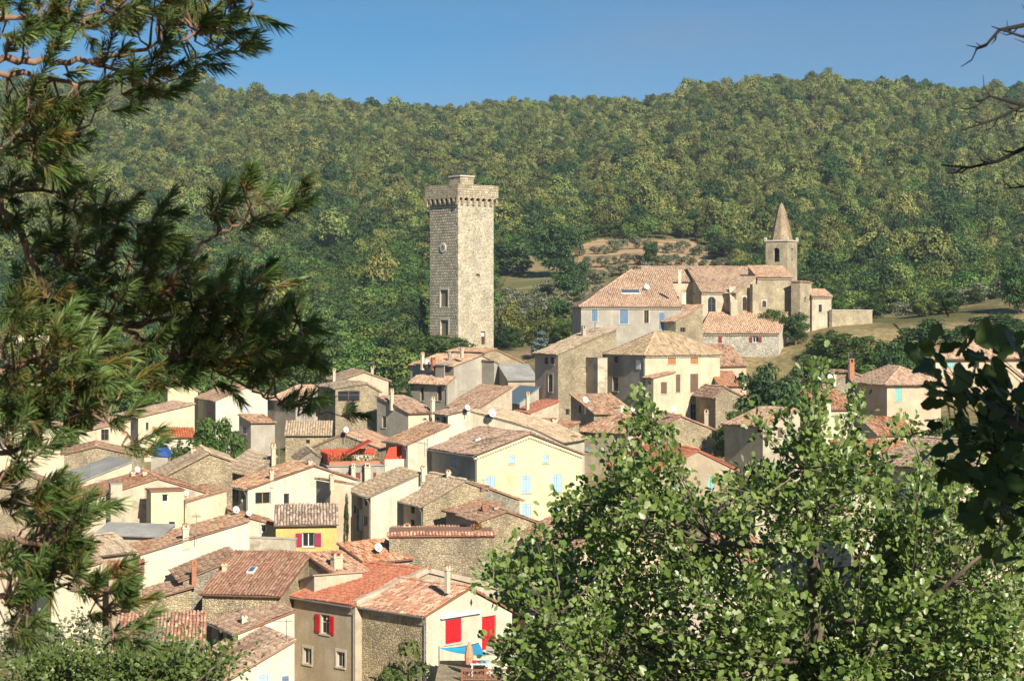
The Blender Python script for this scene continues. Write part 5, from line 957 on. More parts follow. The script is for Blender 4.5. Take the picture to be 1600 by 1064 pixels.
TR = [('round', 'walnut_tree', 'dense bright green round tree among the roofs on the left', 341, 650, 88, 186), ('green', 'shrub', 'small green shrub left of the round tree', 281, 680, 42, 187),
 ('green', 'bush', 'leafy green bush covering the foot of the clock tower', 690, 519, 96, 270), ('green', 'bush', 'darker bush left of the tower foot', 645, 530, 50, 268), ('cypress', 'cypress_tree', 'dark narrow cypress against the left side of the clock tower', 655, 462, 36, 300),
 ('oak', 'oak_tree', 'dark round oak behind the upper village left of the tower', 612, 545, 70, 262), ('green', 'hedge_shrub', 'bright green hedge above the orange gable house', 555, 571, 66, 250), ('oak', 'oak_tree', 'dark tree beside the left eave of the grey tower house', 625, 590, 52, 240),
 ('pine', 'pine_tree', 'yellow-green pine just right of the clock tower', 800, 468, 54, 305), ('oak', 'oak_tree', 'dark small tree right of the tower door', 797, 505, 34, 283), ('light', 'poplar_tree', 'pale feathery tree between the tower and the blue-shuttered house', 832, 478, 50, 310), ('cedar', 'blue_cedar', 'blue-grey cedar below the tower meadow', 845, 517, 46, 262),
 ('column', 'poplar_tree', 'slim yellow-green tree left of the blue-shuttered house', 897, 480, 26, 285), ('column', 'poplar_tree', 'yellow-green tree in the hollow before the meadow', 862, 488, 30, 300), ('oak', 'oak_tree', 'round dark oak at the meadow edge right of the tower', 880, 462, 60, 330),
 ('oak', 'oak_tree', 'broad dark oak group behind the tower on the right', 800, 372, 88, 440), ('oak', 'oak_tree', 'tall dark oak left of the terraced field', 872, 346, 74, 425), ('oak', 'oak_tree', 'dark oak at the lower left corner of the terraced field', 893, 398, 58, 385),
 ('oak', 'round_oak', 'single dark round tree standing in the terraced field', 1017, 374, 25, 430), ('oak', 'oak_tree', 'dark oak above the right end of the terraced field', 1135, 370, 70, 455), ('oak', 'oak_tree', 'dark oak left of the church bell tower', 1180, 376, 60, 440),
 ('oak', 'oak_tree', 'dark ivy-clad tree between the church apse and the white cottage', 1243, 484, 50, 249), ('green', 'shrub', 'green shrubs over the wall below the church', 1205, 476, 60, 252), ('green', 'laurel_tree', 'bright green tree right of the white cottage', 1300, 512, 80, 240), ('green', 'laurel_tree', 'bright green tree group below the dry field', 1355, 518, 84, 236),
 ('oak', 'oak_tree', 'big dark oak below the dry field on the right', 1447, 500, 118, 232), ('oak', 'oak_tree', 'dark oak right of the bright green trees', 1398, 528, 60, 226), ('oak', 'oak_tree', 'dark tree at the right edge below the skyline of the dry field', 1592, 400, 70, 262), ('oak', 'oak_tree', 'bushy tree behind the pink hipped roof', 1560, 490, 110, 246), ('oak', 'oak_tree', 'dark oak clump behind the chimneys of the modern house', 1510, 505, 70, 240),
 ('oak', 'oak_tree', 'dark tree crowding the right wall of the mansion', 1200, 558, 110, 190), ('oak', 'oak_tree', 'dark tree above the red chimney on the right', 1265, 555, 80, 205), ('round', 'fig_tree', 'bright green tree right of the mansion door', 1150, 640, 72, 183), ('green', 'laurel_tree', 'green tree behind the grey rubble gable on the right', 1320, 545, 90, 222),
 ('cypress', 'ivy_clump', 'dark ivy climbing the house corner left of the tall white house', 541, 768, 16, 141), ('light', 'ash_tree', 'light feathery tree in front of the red-shuttered house', 612, 992, 150, 92), ('green', 'shrub', 'green shrub at the foot of the terraces behind the church wall', 1330, 482, 40, 285),
 ('round', 'garden_tree', 'garden tree between the pink house and the brown-roofed house on the right', 1455, 790, 80, 128), ('oak', 'garden_tree', 'dark garden tree left of the pale pink house', 1400, 850, 90, 122), ('green', 'garden_tree', 'green garden tree behind the middle of the leafy foreground oak', 1120, 800, 70, 132), ('light', 'garden_tree', 'light garden tree at the right edge below the modern house', 1560, 640, 80, 190), ('oak', 'garden_tree', 'dark garden tree low behind the foreground oak', 1300, 900, 110, 112), ('round', 'garden_tree', 'round garden tree below the pale house with the teal shutter', 1480, 650, 70, 178)]
for a in TR: tree(*a, group='trees among the houses')
ro = random.Random(3)
for k in range(56):
    x = 908+(k % 14)*17+ro.uniform(-6, 6); Y = 385+(k//14)*26+ro.uniform(-6, 6); X = (x-HX)/F*Y; s = ro.uniform(2.6, 4.2)
    o = link('olive_tree', MID['olive'][k % 2]); o.location = (X, Y, gz(X, Y)-.3); o.rotation_euler.z = ro.uniform(0, 6); o.scale = (s, s, s*.85); tag(o, 'small grey-green olive tree planted in the terraced field', 'tree', 'olive trees in the terraced field')
for k, (x, Y) in enumerate([(800, 350), (822, 365), (840, 352), (780, 362), (860, 372), (815, 385), (1285, 375), (1310, 372), (1225, 380)]+[(775+ro.uniform(0, 135), 345+ro.uniform(0, 60)) for q in range(26)]+[(1270+ro.uniform(0, 330), 300+ro.uniform(0, 45)) for q in range(14)]):
    X = (x-HX)/F*Y; s = ro.uniform(3.6, 5.2); o = link('olive_tree', MID['olive'][k % 2]); o.location = (X, Y, gz(X, Y)-.3); o.scale = (s*1.1, s*1.1, s*.85); tag(o, *(('small grey-green olive tree in the meadow right of the clock tower', 'tree', 'olive trees in the meadow right of the tower') if x < 1000 else ('small grey-green olive tree on the slope behind the church', 'tree', 'olive trees behind the church')))

for k in range(26):
    x, Y = (ro.uniform(778, 905), ro.uniform(296, 345)) if k < 16 else (ro.uniform(1265, 1600), ro.uniform(268, 292)); X = (x-HX)/F*Y; s = ro.uniform(2.2, 4.5); kd = ro.choice(['green', 'light', 'oak'])
    o = link('wild_shrub', MID[kd][0]); o.location = (X, Y, gz(X, Y)-.3); o.rotation_euler.z = ro.uniform(0, 6); o.scale = (s*1.2, s*1.2, s); tag(o, *(('wild shrub on the grassy bank right of the clock tower', 'shrub', 'wild shrubs right of the tower') if k < 16 else ('wild shrub on the dry slope right of the church', 'shrub', 'wild shrubs right of the church')))
# ------------------------------------------------------------------ small things in the village
def world_pt(hk, x, y): 
    h = HOUSES[hk]; u, v, z, Yh = h.hit(x, y); return (Matrix.Translation((h.C.x, h.C.y, h.zb)) @ Matrix.Rotation(h.th, 4, 'Z')) @ Vector((u, v, z)), Yh
for a in (('whitewall', 368, 797, 11, 808, 'white satellite dish on the ridge of the huge white gable house'), ('purple_left', 388, 803, 9, 812, 'small white satellite dish left of the mustard house roof'), ('creamlong', 290.5, 803, 8, 820, 'dish on the mast beside the chimney of the huge white gable'),
          ('whitedish', 729.6, 655, 9, 662, 'smaller of the two dishes on the white wall below the tower house'), ('whiteslope', 768, 659, 13, 668, 'larger of the two dishes on the white wall below the tower house'), ('longwall_roof', 631, 828, 8, 836, 'dish beside the cream chimney behind the blank rubble wall'),
          ('midroof_b', 590, 856, 13, 872, 'dish on a dark mast at the gable edge left of the blank rubble wall'), ('belowmansion', 914, 634, 10, 652, 'dish on a white mast in front of the stone terrace'), ('oakgable', 1052, 640, 10, 655, 'dish above the golden rubble gable in front of the mansion'), ('underoak', 988, 640, 7, 652, 'dish at the hipped roof behind the tip of the leafy tree'),
          ('rightgable', 1278, 600, 10, 612, 'left dish on the grey rubble gable at the right'), ('rightgable', 1296, 594, 10, 604, 'right dish on the grey rubble gable at the right'), ('rightred', 1330, 642, 12, 652, 'large dish in front of the pale house with the teal shutter'), ('greygable_left', 214, 734, 9, 746, 'dish between two white chimneys of the old grey gable house'),
          ('priory', 1010, 449, 9, 457, 'white dish on the long roof attached to the church'), ('whitestone', 1080, 540, 0.1, 541, '') , ('pinegable', 540, 683, 9, 694, 'dish on the right slope beside the red roof terrace'), ('towergrey', 667, 580, 8, 586, 'dish on the pink roof of the grey tower house')):
    if a[3] > 1: dish(*a)
for a in (('whitewall', 307, 858, 858-38, 'thin antenna on the white gable roof above the striped house', 100, 4), ('dormer', 376, 965, 943, 'antenna on the small white house left of the red-shuttered house', 170, 7), ('redhouse', 705, 905, 866, 'antenna on the new red roof', 160, 7), ('lowfront', 448, 1008, 968, 'antenna beside the low white house with blue shutter', 180, 4),
          ('woodwin', 436, 745, 690, 'tall antenna on the white gable house with wood-framed window', 30, 5), ('whitecentre', 682, 690, 668, 'antenna on the white wall left of the yellow house', 200, 5), ('greygable_left', 172, 760, 748, 'low antenna by the chimney breast', 180, 6), ('yellow', 668, 708, 690, 'antenna at the left eave of the yellow house', 190, 5),
          ('towergrey', 716, 556, 535, 'antenna on the pink roof below the clock tower', 30, 5), ('mansion', 1052, 545, 520, 'antenna on the mansion roof', 60, 5), ('rightgable', 1326, 590, 553, 'antenna on the red and white chimney house', 0, 6), ('orangegable', 583, 588, 566, 'antenna on the orange gable house', 190, 5),
          ('stonemid', 755, 768, 752, 'antenna on the golden rubble gable', 170, 5), ('greyflat', 140, 748, 722, 'antenna on the flat grey roof', 180, 5), ('lowroof_a', 731, 630, 610, 'antenna on the low roof below the grey tower house', 180, 5), ('pinegable', 560, 692, 668, 'antenna on the rubble gable beside the red terrace', 10, 5)):
    antenna(*a)
# skylights and the solar panel
def skylight(hk, x, y, wpx, hm, name='skylight', mat=None):
    h = HOUSES[hk]; u, v, z, Yh = h.hit(x, y); e = .25; du = (h.rz(min(u+e, h.w), v)-h.rz(max(u-e, 0), v))/(2*e); dv = (h.rz(u, min(v+e, h.l))-h.rz(u, max(v-e, 0)))/(2*e)
    n = Vector((-du, -dv, 1)).normalized(); q = n.to_track_quat('Z', 'Y').to_matrix().to_4x4(); w = wpx/F*Yh; m = MB(); m.box(-w/2, -hm/2, .02, w/2, hm/2, .2)
    o = m.build(name, FRAMEW, h.ob, (h.M4 or Matrix.Identity(4)) @ Matrix.Translation((u, v, z+.14)) @ q); p = MB(); p.box(-w/2+.07, -hm/2+.07, .201, w/2-.07, hm/2-.07, .21); p.build('pane', mat or m_plain('skylight_glass', (.10, .14, .18), .08), o)
skylight('striped', 394, 897, 12, .8); skylight('yellow', 746, 691, 9, .5); skylight('priory', 985, 459, 30, 1.6, 'solar_panel', m_plain('solar_blue', (.08, .12, .19), .15))
# red roof terrace
tq = MB(); h = HOUSES['terrace']; RED = m_plain('terrace_red', (.50, .06, .025), .75); zt = h.zt
tq.box(.1, 4.6, zt+.1, 4.9, 4.8, zt+1.2); tq.box(.1, .6, zt+.1, .3, 4.6, zt+1.0); tq.build('red_parapet', RED, h.ob)
tq = MB(); tq.prism([(2.0, 2.6, zt+.7), (4.3, 2.6, zt+1.9), (4.3, 4.6, zt+1.9), (2.0, 4.6, zt+.7)], (0, 0, .12)); tq.build('red_awning', RED, h.ob)
tq = MB(); tq.prism([(4.9, .8, zt+.1), (6.9, .8, zt+.1), (6.9, .8, zt+1.7), (5.5, .8, zt+1.5)], (0, .15, 0)); tq.build('red_screen', RED, h.ob)
tq = MB(); tq.box(4.95, -.1, zt-1.2, 7.0, .1, zt+.55); tq.box(2.6, 2.0, zt+.1, 4.4, 3.4, zt+.75); tq.build('white_parapet', WALL['white'], h.ob)
for k, (u, ww) in enumerate(((1.95, .33), (3.1, .5))):
    m = MB(); m.box(u, -.7, zt-2.4, u+ww, -.3, zt-.1); m.box(u-.05, -.75, zt-.099, u+ww+.05, -.25, zt); c = m.build('chimney', WALL['white'], h.ob); m = MB(); m.box(u+.04, -.66, zt+.001, u+.12, -.34, zt+.22); m.box(u+ww-.12, -.66, zt+.001, u+ww-.04, -.34, zt+.22); m.box(u-.02, -.72, zt+.221, u+ww+.02, -.28, zt+.28); m.build('chimney_cap', WALL['white'], c)
def plant_box(name, label, loc, rz, L, hgt, n, mat, ls=.07, box=True, flowers=None, group=None):
    o = empty(name, loc, rz); tag(o, label, 'plant', group); rng = np.random.default_rng(n)
    if box: m = MB(); m.box(0, 0, 0, L, .4, .35); m.box(.04, .04, .351, L-.04, .36, .36); m.build('planter', TERR, o)
    Pn = np.stack([rng.uniform(0, L, n), rng.uniform(-.1, .5, n), .35+np.abs(rng.normal(0, hgt*.5, n))], 1); V, Q = leaf_quads(Pn, rng.normal(size=(n, 3))+np.array([0, -.3, .5]), ls, rng); link('foliage', raw_mesh('foliage', V, Q, mat, np.repeat(rng.random(n), 4)), o)
    if flowers: k = n//5; Pn = np.stack([rng.uniform(0, L, k), rng.uniform(-.15, .5, k), .45+np.abs(rng.normal(0, hgt*.5, k))], 1); V, Q = leaf_quads(Pn, rng.normal(size=(k, 3))+np.array([0, -1, .5]), .06, rng); link('flowers', raw_mesh('flowers', V, Q, flowers, np.repeat(rng.random(k), 4)), o)
FLO = m_plain('flower_orange', (.6, .16, .06), .6)
p_ = P(514, 727.5, 165.2); plant_box('planter', 'long planter of mixed shrubs along the red roof terrace edge', (p_.x, p_.y+.1, p_.z), R(14), 4.4, .8, 700, L_DARK, .07, True, FLO)
p_ = P(736, 836, 127.5); plant_box('flower_pot', 'pot of orange flowers above the blank rubble wall', (p_.x, p_.y, p_.z), 0, .7, .4, 160, L_GREEN, .05, True, FLO)
# tile coping along the blank wall, and the grey garden wall by the mustard house
h = HOUSES['longwall']; roof_part([[(-.15, -.2, h.zt+.1), (h.w+.15, -.2, h.zt+.1), (h.w+.15, .45, h.zt+.25), (-.15, .45, h.zt+.25)]], ROOF['mixed'], h.ob, None, .21, .4, rng=np.random.default_rng(5), name='tile_coping')
gw = MB(); a, b = P(390, 840, 130), P(460, 838, 129); d = b-a; gw.box(0, 0, -3, d.length, .3, 0); o = gw.build('garden_wall', WALL['old']); o.location = a; o.rotation_euler.z = math.atan2(d.y, d.x); tag(o, 'low weathered grey garden wall below the mustard house', 'wall')
gw = MB(); gw.box(-.04, -.05, .001, d.length+.04, .35, .08); gw.build('coping', SILL, o)
# balcony railing on the stone terrace
h = HOUSES['mansion_terrace']; rm = MB(); n = 14
for i in range(n+1): rm.box(.1+(h.w-.25)*i/n-.012, .05, h.zt+.1, .1+(h.w-.25)*i/n+.012, .075, h.zt+1.0)
rm.box(.05, .04, h.zt+1.001, h.w-.1, .085, h.zt+1.05); rm.build('balcony_railing', IRON, h.ob)
for s_ in (0,): m = MB(); m.box(-.1, 0, h.zt+.1, .45, .5, h.zt+1.6); m.build('balcony_post', WALL['old'], h.ob)
# awning box, emblem and sunshade of the red-door house
h = HOUSES['redhouse_low']; _k = lambda x: ((x-HX)/F*h.C.y-h.C.x)/(math.cos(h.th)-(x-HX)/F*math.sin(h.th))
def az(x, y): u = _k(x); return u, (HY-y)/F*(h.C.y+u*math.sin(h.th))-h.zb
u0, z0 = az(687, 963); u1, z1 = az(748, 955); m = MB(); m.box(u0, -.22, (z0+z1)/2-.1, u1, -.004, (z0+z1)/2+.1); m.build('awning_box', PAINT['white'], h.ob)
u0, z0 = az(736, 941); m = MB(); m.prism([(u0-.09, -.03, z0), (u0, -.03, z0-.22), (u0+.09, -.03, z0), (u0, -.03, z0+.22)], (0, .028, 0)); m.build('diamond_vent', IRON, h.ob)
TURQ = m_plain('sail_turquoise', (.02, .36, .60), .6); sa, sb, sc_, sd = P(686, 1012, 108.5), P(748, 1004, 109.5), P(759, 1025, 106.5), P(715, 1017, 107.6)
N_ = 9; V = []; 
for i in range(N_+1):
    for j in range(N_+1):
        s_, t_ = i/N_, j/N_; p = sa.lerp(sb, s_).lerp(sa.lerp(sc_, s_), t_); p.z -= 1.6*s_*(1-s_)*t_*(1-t_)+.35*s_*(1-s_); V.append(tuple(p))
Q = [[i*(N_+1)+j, (i+1)*(N_+1)+j, (i+1)*(N_+1)+j+1, i*(N_+1)+j+1] for i in range(N_) for j in range(N_)]
o = empty('shade_sail', (sb.x, sb.y, sb.z)); tag(o, 'turquoise shade sail stretched over the terrace of the white house', 'shade sail'); Mi = Matrix.Translation((-sb.x, -sb.y, -sb.z))
s1 = link('sail', raw_mesh('sail', V, Q, TURQ, smooth=True), o, Mi); sm_ = s1.modifiers.new('thick', 'SOLIDIFY'); sm_.thickness = .02
m = MB(); g = gz(sc_.x, sc_.y); m.tube([(sc_.x+.05, sc_.y, g-.2), (sc_.x+.05, sc_.y, sc_.z+.1)], .04, 6); m.build('pole', ZINC, o, Mi); m = MB(); m.tube([(sa.x, sa.y, gz(sa.x, sa.y)-.2), (sa.x, sa.y, sa.z+.1)], .04, 6); m.build('pole', ZINC, o, Mi)
# terrace slab, lattice fence, parasol, table
tp_, tY = 1062, 104.5; ta_ = P(680, tp_, tY); tb_ = P(800, tp_, tY); m = MB(); m.box(ta_.x, tY-.2, ta_.z-6, tb_.x+1.6, tY+6, ta_.z); o = m.build('stone_terrace', WALL['rubble']); tag(o, 'paved house terrace with rubble retaining wall', 'terrace')
WOODR = m_plain('lattice_wood', (.26, .10, .055), .7)
def lattice(name, label, a, L, hgt, rz):
    o = empty(name, a, rz); tag(o, label, 'fence', 'lattice fences of the terrace'); n = int(L/1.6)+1
    for i in range(n+1): m = MB(); x = L*i/n; m.box(x-.05, -.05, -.1, x+.05, .05, hgt+.12); m.build('post', WOODR, o)
    for z in (.05, hgt): m = MB(); m.box(0, -.03, z-.04, L, .03, z+.04); m.build('rail', WOODR, o)
    k = int(L/.22)
    for i in range(-int(hgt/.22), k):
        for s_, yy in ((1, -.012), (-1, .012)):
            x0 = i*.22; x1 = x0+hgt; z0, z1 = 0, hgt
            if s_ < 0: z0, z1 = hgt, 0
            f0 = max(0, -x0/hgt); f1 = min(1, (L-x0)/hgt)
            if f1-f0 < .05: continue
            m = MB(); m.tube([(x0+hgt*f0, yy, z0+(z1-z0)*f0), (x0+hgt*f1, yy, z0+(z1-z0)*f1)], .02, 4); m.build('slat', WOODR, o)
a_ = P(722, 1062, 104.2); lattice('lattice_fence', 'red-brown lattice fence along the terrace front', (a_.x, a_.y, a_.z), 5.0, .55, R(2))
a_ = P(778, 1020, 106.5); lattice('lattice_fence', 'short lattice fence beside the red door', (a_.x, a_.y, a_.z), 1.5, .7, R(0))
m = MB(); b_ = P(784, 1020, 107); m.box(b_.x-.9, b_.y-.6, b_.z-4, b_.x+1.2, b_.y+2.6, b_.z-.02); o = m.build('stair_landing', WALL['white']); tag(o, 'white landing block in front of the red door', 'landing')
pq = P(733, 1046, 106); o = empty('parasol', (pq.x, pq.y, ta_.z)); tag(o, 'closed orange and white parasol on the terrace', 'parasol'); m = MB(); m.tube([(0, 0, 0), (0, 0, 1.9)], .025, 6); m.build('pole', PAINT['white'], o); m = MB(); m.tube([(0, 0, .6), (0, 0, 1.0), (0, 0, 1.5), (0, 0, 1.85)], [.2, .26, .17, .03], 8); m.build('folded_canopy', m_plain('canopy_orange', (.62, .27, .15), .7), o)
tq_ = P(752, 1054, 105.5); o = empty('garden_table', (tq_.x, tq_.y, ta_.z)); tag(o, 'small terrace table with coloured things on it under the sail', 'table'); m = MB(); m.box(-.6, -.35, .7, .6, .35, .74); m.build('table_top', PAINT['white'], o)
for sx in (-.5, .5):
    for sy in (-.28, .28): m = MB(); m.box(sx-.03, sy-.03, 0, sx+.03, sy+.03, .699); m.build('leg', PAINT['white'], o)
for k, (dx, cl, nm) in enumerate(((-.35, 'red', 'red bowl'), (0., 'blue', 'blue bowl'), (.3, 'teal', 'teal bowl'))):
    m = MB(); m.tube([(0, 0, 0), (0, 0, .05), (0, 0, .14)], [.07, .12, .15], 10); o = m.build('bowl', PAINT[cl]); o.location = (tq_.x+dx, tq_.y, ta_.z+.742); tag(o, nm+' on the small terrace table', 'bowl')
# parked pick-up truck behind the tree
tk = P(858, 1024, 114); tk.z = (HY-1030)/F*114; o = empty('parked_truck', tk, R(4)); tag(o, 'dark-fronted parked van behind the leafy tree', 'van'); BLK = m_plain('truck_dark', (.05, .055, .06), .35); TYR = m_plain('tyre_rubber', (.02, .02, .02), .9)
m = MB(); m.prism([(-.85, 0, .35), (-.85, -.05, 1.0), (-.8, .45, 1.15), (-.75, .9, 1.95), (-.75, 4.3, 1.95), (-.85, 4.4, .35)], (1.7, 0, 0)); m.build('body', PAINT['white'], o)
m = MB(); m.prism([(-.7, .475, 1.2), (-.66, .86, 1.86), (.66, .86, 1.86), (.7, .475, 1.2)], (0, -.03, .012)); m.build('windscreen', DARKGLASS, o)
m = MB(); m.box(-.8, -.12, .35, .8, -.055, .62); m.build('bumper', BLK, o); m = MB(); m.box(-.45, -.09, .66, .45, -.055, .9); m.build('grille', BLK, o)
for sx in (-1, 1):
    m = MB(); m.box(sx*.66-.13, -.085, .68, sx*.66+.13, -.052, .92); m.build('headlight', m_plain('lamp_glass', (.6, .6, .6), .1), o); m = MB(); m.box(sx*.98-.09, .5, 1.2, sx*.98+.09, .56, 1.5); m.build('mirror', BLK, o)
    for yy in (.75, 3.5): m = MB(); m.tube([(sx*.7, yy, .33), (sx*.92, yy, .33)], .34, 14); w_ = m.build('wheel', TYR, o); m = MB(); m.tube([(sx*.921, yy, .33), (sx*.93, yy, .33)], .19, 12); m.build('rim', ZINC, w_)
m = MB(); a, b = P(790, 1030, 110), P(1000, 1030, 120); zr = tk.z; m.box(a.x, 103, zr-.4, b.x+3, 124, zr-.004); o = m.build('street', m_plaster('asphalt', (.20, .185, .165), .3)); tag(o, kind='structure')
# bamboo screen, blue tarpaulin, gutters
bs_ = P(836, 1058, 104); o = empty('bamboo_screen', bs_); tag(o, 'brown bamboo screen beside the parked van', 'screen'); 
for i in range(26): m = MB(); m.tube([(i*.06, 0, 0), (i*.06+random.uniform(-.01, .01), 0, 1.35+random.uniform(-.06, .06))], .026, 5); m.build('bamboo_cane', WOODR if i % 3 else m_plain('cane', (.30, .19, .10), .8), o)
for z in (.3, 1.05): m = MB(); m.box(-.03, -.04, z, 1.55, -.028, z+.04); m.build('rail', WOODR, o)
bt_ = P(233, 712, 182); m = MB(); m.prism([(0, 0, 0), (1.9, 0, -.1), (1.4, 0, .75), (.35, 0, .8)], (0, 1.6, .2)); o = m.build('tarpaulin_shed', m_plain('tarp_blue', (.03, .10, .34), .5)); o.location = bt_; m = MB(); m.box(.15, .15, -7, 1.75, 1.6, -.12); m.build('shed_wall', WALL['grey'], o); tag(o, 'small shed covered with a blue tarpaulin left of the round tree', 'shed')
for hk in ('yellow', 'whitetall', 'redhouse', 'redhouse_low', 'towergrey_low', 'dormer', 'stonemid', 'mansion', 'woodwin', 'whitecentre', 'greygable_left'):
    h = HOUSES[hk]; m = MB(); m.tube([(-.36, -.1, h.zt-.02), (-.36, h.l+.1, h.zt-.02)], .06, 6); m.tube([(-.36, .05, h.zt-.04), (-.06, .09, h.zt-.5), (-.06, .09, .2)], .045, 6); m.build('gutter', ZINC, h.ob, h.M4)

# ------------------------------------------------------------------ foreground trees
_out = [(0, 0), (.18, .14), (.28, .28), (.22, .40), (.38, .55), (.30, .78), (.0, 1.0)]
LEAF_O = np.array([(0, -.12, 0)]+[(x, y, .10*abs(x)*2) for x, y in _out]+[(-x, y, .10*abs(x)*2) for x, y in _out[-2:0:-1]])
def leaf_tris(k=len(LEAF_O)): c = 0; n = k-1; return [[c, 1+i, 1+(i+1) % n] for i in range(n)]
LEAF_O[0] = (0, .5, 0); LT = np.array(leaf_tris())
def oriented(Pn, Dn, size, rng, tmpl=LEAF_O, up=.9):
    """leaf templates laid at Pn, pointing along Dn, blades roughly facing up and out"""
    n = len(Pn); D = Dn/(np.linalg.norm(Dn, axis=1, keepdims=True)+1e-9); Nn = rng.normal(0, .55, (n, 3))+np.array([.35, -.45, up]); Nn -= (Nn*D).sum(1, keepdims=True)*D; Nn /= np.linalg.norm(Nn, axis=1, keepdims=True)+1e-9; X = np.cross(D, Nn)
    V = Pn[:, None]+size[:, None, None]*(tmpl[None, :, 0:1]*X[:, None]+tmpl[None, :, 1:2]*D[:, None]+tmpl[None, :, 2:3]*Nn[:, None]); return V, X, D, Nn
def leafy_tree(name, label, base, trunk_pts, tips, leaf_mat, leaf_len, per, seed, nind=300, limbs=12, twig_r=.008, spread=.35, updir=(.05, -.1, 1.0), trunk_r=.16, bark=None):
    bark = bark or BARK
    rng = np.random.default_rng(seed); o = empty(name, base); tag(o, label, 'tree'); B0 = np.array(base); tips = np.array(tips); nt = len(tips)
    tr = [np.array(p) for p in trunk_pts]; m = MB(); rs = [trunk_r*(1-.75*i/(len(tr)-1)) for i in range(len(tr))]; m.tube([p-B0 for p in tr], rs, 9); m.build('trunk', BARK, o, smooth=True)
    cen = tips[rng.choice(nt, limbs, False)]
    for _ in range(6):
        lab = np.argmin(((tips[:, None]-cen[None])**2).sum(-1), 1)
        for k in range(limbs):
            if (lab == k).any(): cen[k] = tips[lab == k].mean(0)
    allP = []; allD = []; bm = MB()
    def onseg(q):
        best = None
        for p0, p1 in zip(tr[:-1], tr[1:]):
            for t in np.linspace(0, 1, 9):
                p = p0+(p1-p0)*t; d = np.linalg.norm(p-(q-np.array([0, 0, .45*np.linalg.norm((q-p)[:2])])))
                if best is None or d < best[0]: best = (d, p)
        return best[1]
    for k in range(limbs):
        if not (lab == k).any(): continue
        q = cen[k]; p = onseg(q); mid = (p+q)/2+np.array([0, 0, -.12*np.linalg.norm(q-p)])+rng.normal(0, .06, 3); lm = MB(); lp = [p, p*.6+mid*.4, mid, mid*.4+q*.6, q]; r0 = trunk_r*.32
        lm.tube([x-B0 for x in lp], [r0, r0*.8, r0*.62, r0*.5, r0*.36], 6); lm.build('limb', BARK, o, smooth=True)
        for i in np.where(lab == k)[0]:
            tip = tips[i]; s = lp[2] if rng.random() < .45 else lp[3] if rng.random() < .5 else q; c1 = s*.5+tip*.5+rng.normal(0, .05, 3)-np.array([0, 0, .06]); bm.tube([s-B0, c1-B0, tip-B0], [twig_r*1.6, twig_r, twig_r*.45], 4)
            n = int((per if np.isscalar(per) else per[i])*rng.uniform(.6, 1.4)); t = (.25+.8*rng.beta(2.2, 1.1, n))[:, None]; P0 = (1-t)**2*s+2*t*(1-t)*c1+t*t*tip; ax = tip-c1; ax = ax/(np.linalg.norm(ax)+1e-9)
            rad = rng.normal(size=(n, 3)); allP.append(P0+rad*.03*leaf_len/.08+rng.normal(0, (spread if np.isscalar(spread) else spread[i])*.22, (n, 3))); allD.append(ax*.55+rad*.75+np.array(updir)*.2)
    if bm.v: tag(bm.build('twigs', bark, o), kind='stuff')
    allP = np.concatenate(allP); allD = np.concatenate(allD); n = len(allP); size = leaf_len*rng.uniform(.65, 1.25, n); V, X, D, Nn = oriented(allP, allD, size, rng); tint = np.clip(rng.normal(.5, .22, n), 0, 1)
    px = HX+allP[:, 0]/allP[:, 1]*F; py = HY-allP[:, 2]/allP[:, 1]*F; score = size/allP[:, 1]; inv = (px > 0) & (px < 1600) & (py > 0) & (py < 1064) & (allP[:, 1] > .5); od = np.argsort(-np.where(inv, score, -1))[:nind]; od = [i for i in od if inv[i]]
    lmv = []
    for j in range(5):                 # a few shared leaf meshes of different colour
        me = raw_mesh('leaf', LEAF_O, LT, leaf_mat, np.full(len(LEAF_O), .15+.17*j)); lmv.append(me)
    isind = np.zeros(n, bool); isind[od] = True
    for i in od:
        lo = bpy.data.objects.new('leaf', lmv[min(4, int(tint[i]*5))]); COL.objects.link(lo); lo.parent = o; s = size[i]
        M = Matrix([[X[i][r]*s, D[i][r]*s, Nn[i][r]*s, allP[i][r]-B0[r]] for r in range(3)]+[[0, 0, 0, 1]]); lo.matrix_basis = M
    rest = ~isind; Vr = (V[rest]-B0).reshape(-1, 3); k = len(LEAF_O); Qr = (np.arange(rest.sum())[:, None, None]*k+LT[None]).reshape(-1, 3)
    if rest.sum(): tag(link('foliage', raw_mesh('foliage', Vr, Qr, leaf_mat, np.repeat(tint[rest], k)), o), kind='stuff')
    return o
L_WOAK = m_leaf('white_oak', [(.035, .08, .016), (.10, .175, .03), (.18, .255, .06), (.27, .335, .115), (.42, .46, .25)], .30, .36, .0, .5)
rng = np.random.default_rng(21); OPOLY = [(748, 900), (790, 868), (850, 836), (888, 770), (935, 735), (985, 718), (1003, 690), (1018, 722), (1075, 738), (1120, 752), (1165, 728), (1215, 710), (1264, 655), (1286, 650), (1298, 706), (1345, 672), (1370, 712), (1430, 700), (1500, 720), (1640, 700), (1640, 1100), (790, 1100), (760, 1010), (850, 965), (840, 930), (775, 935)]
tips = []
while len(tips) < 640:
    x, y = rng.uniform(740, 1640), rng.uniform(590, 1100)
    if inpoly(np.array([x]), np.array([y]), OPOLY)[0]:
        if (1080 < x < 1130 and 800 < y < 860) or (960 < x < 1010 and 930 < y < 1010 and rng.random() < .6) or rng.random() < .12: continue
        Y = rng.uniform(19.5, 24.5); tips.append(tuple(P(x, y, Y)))
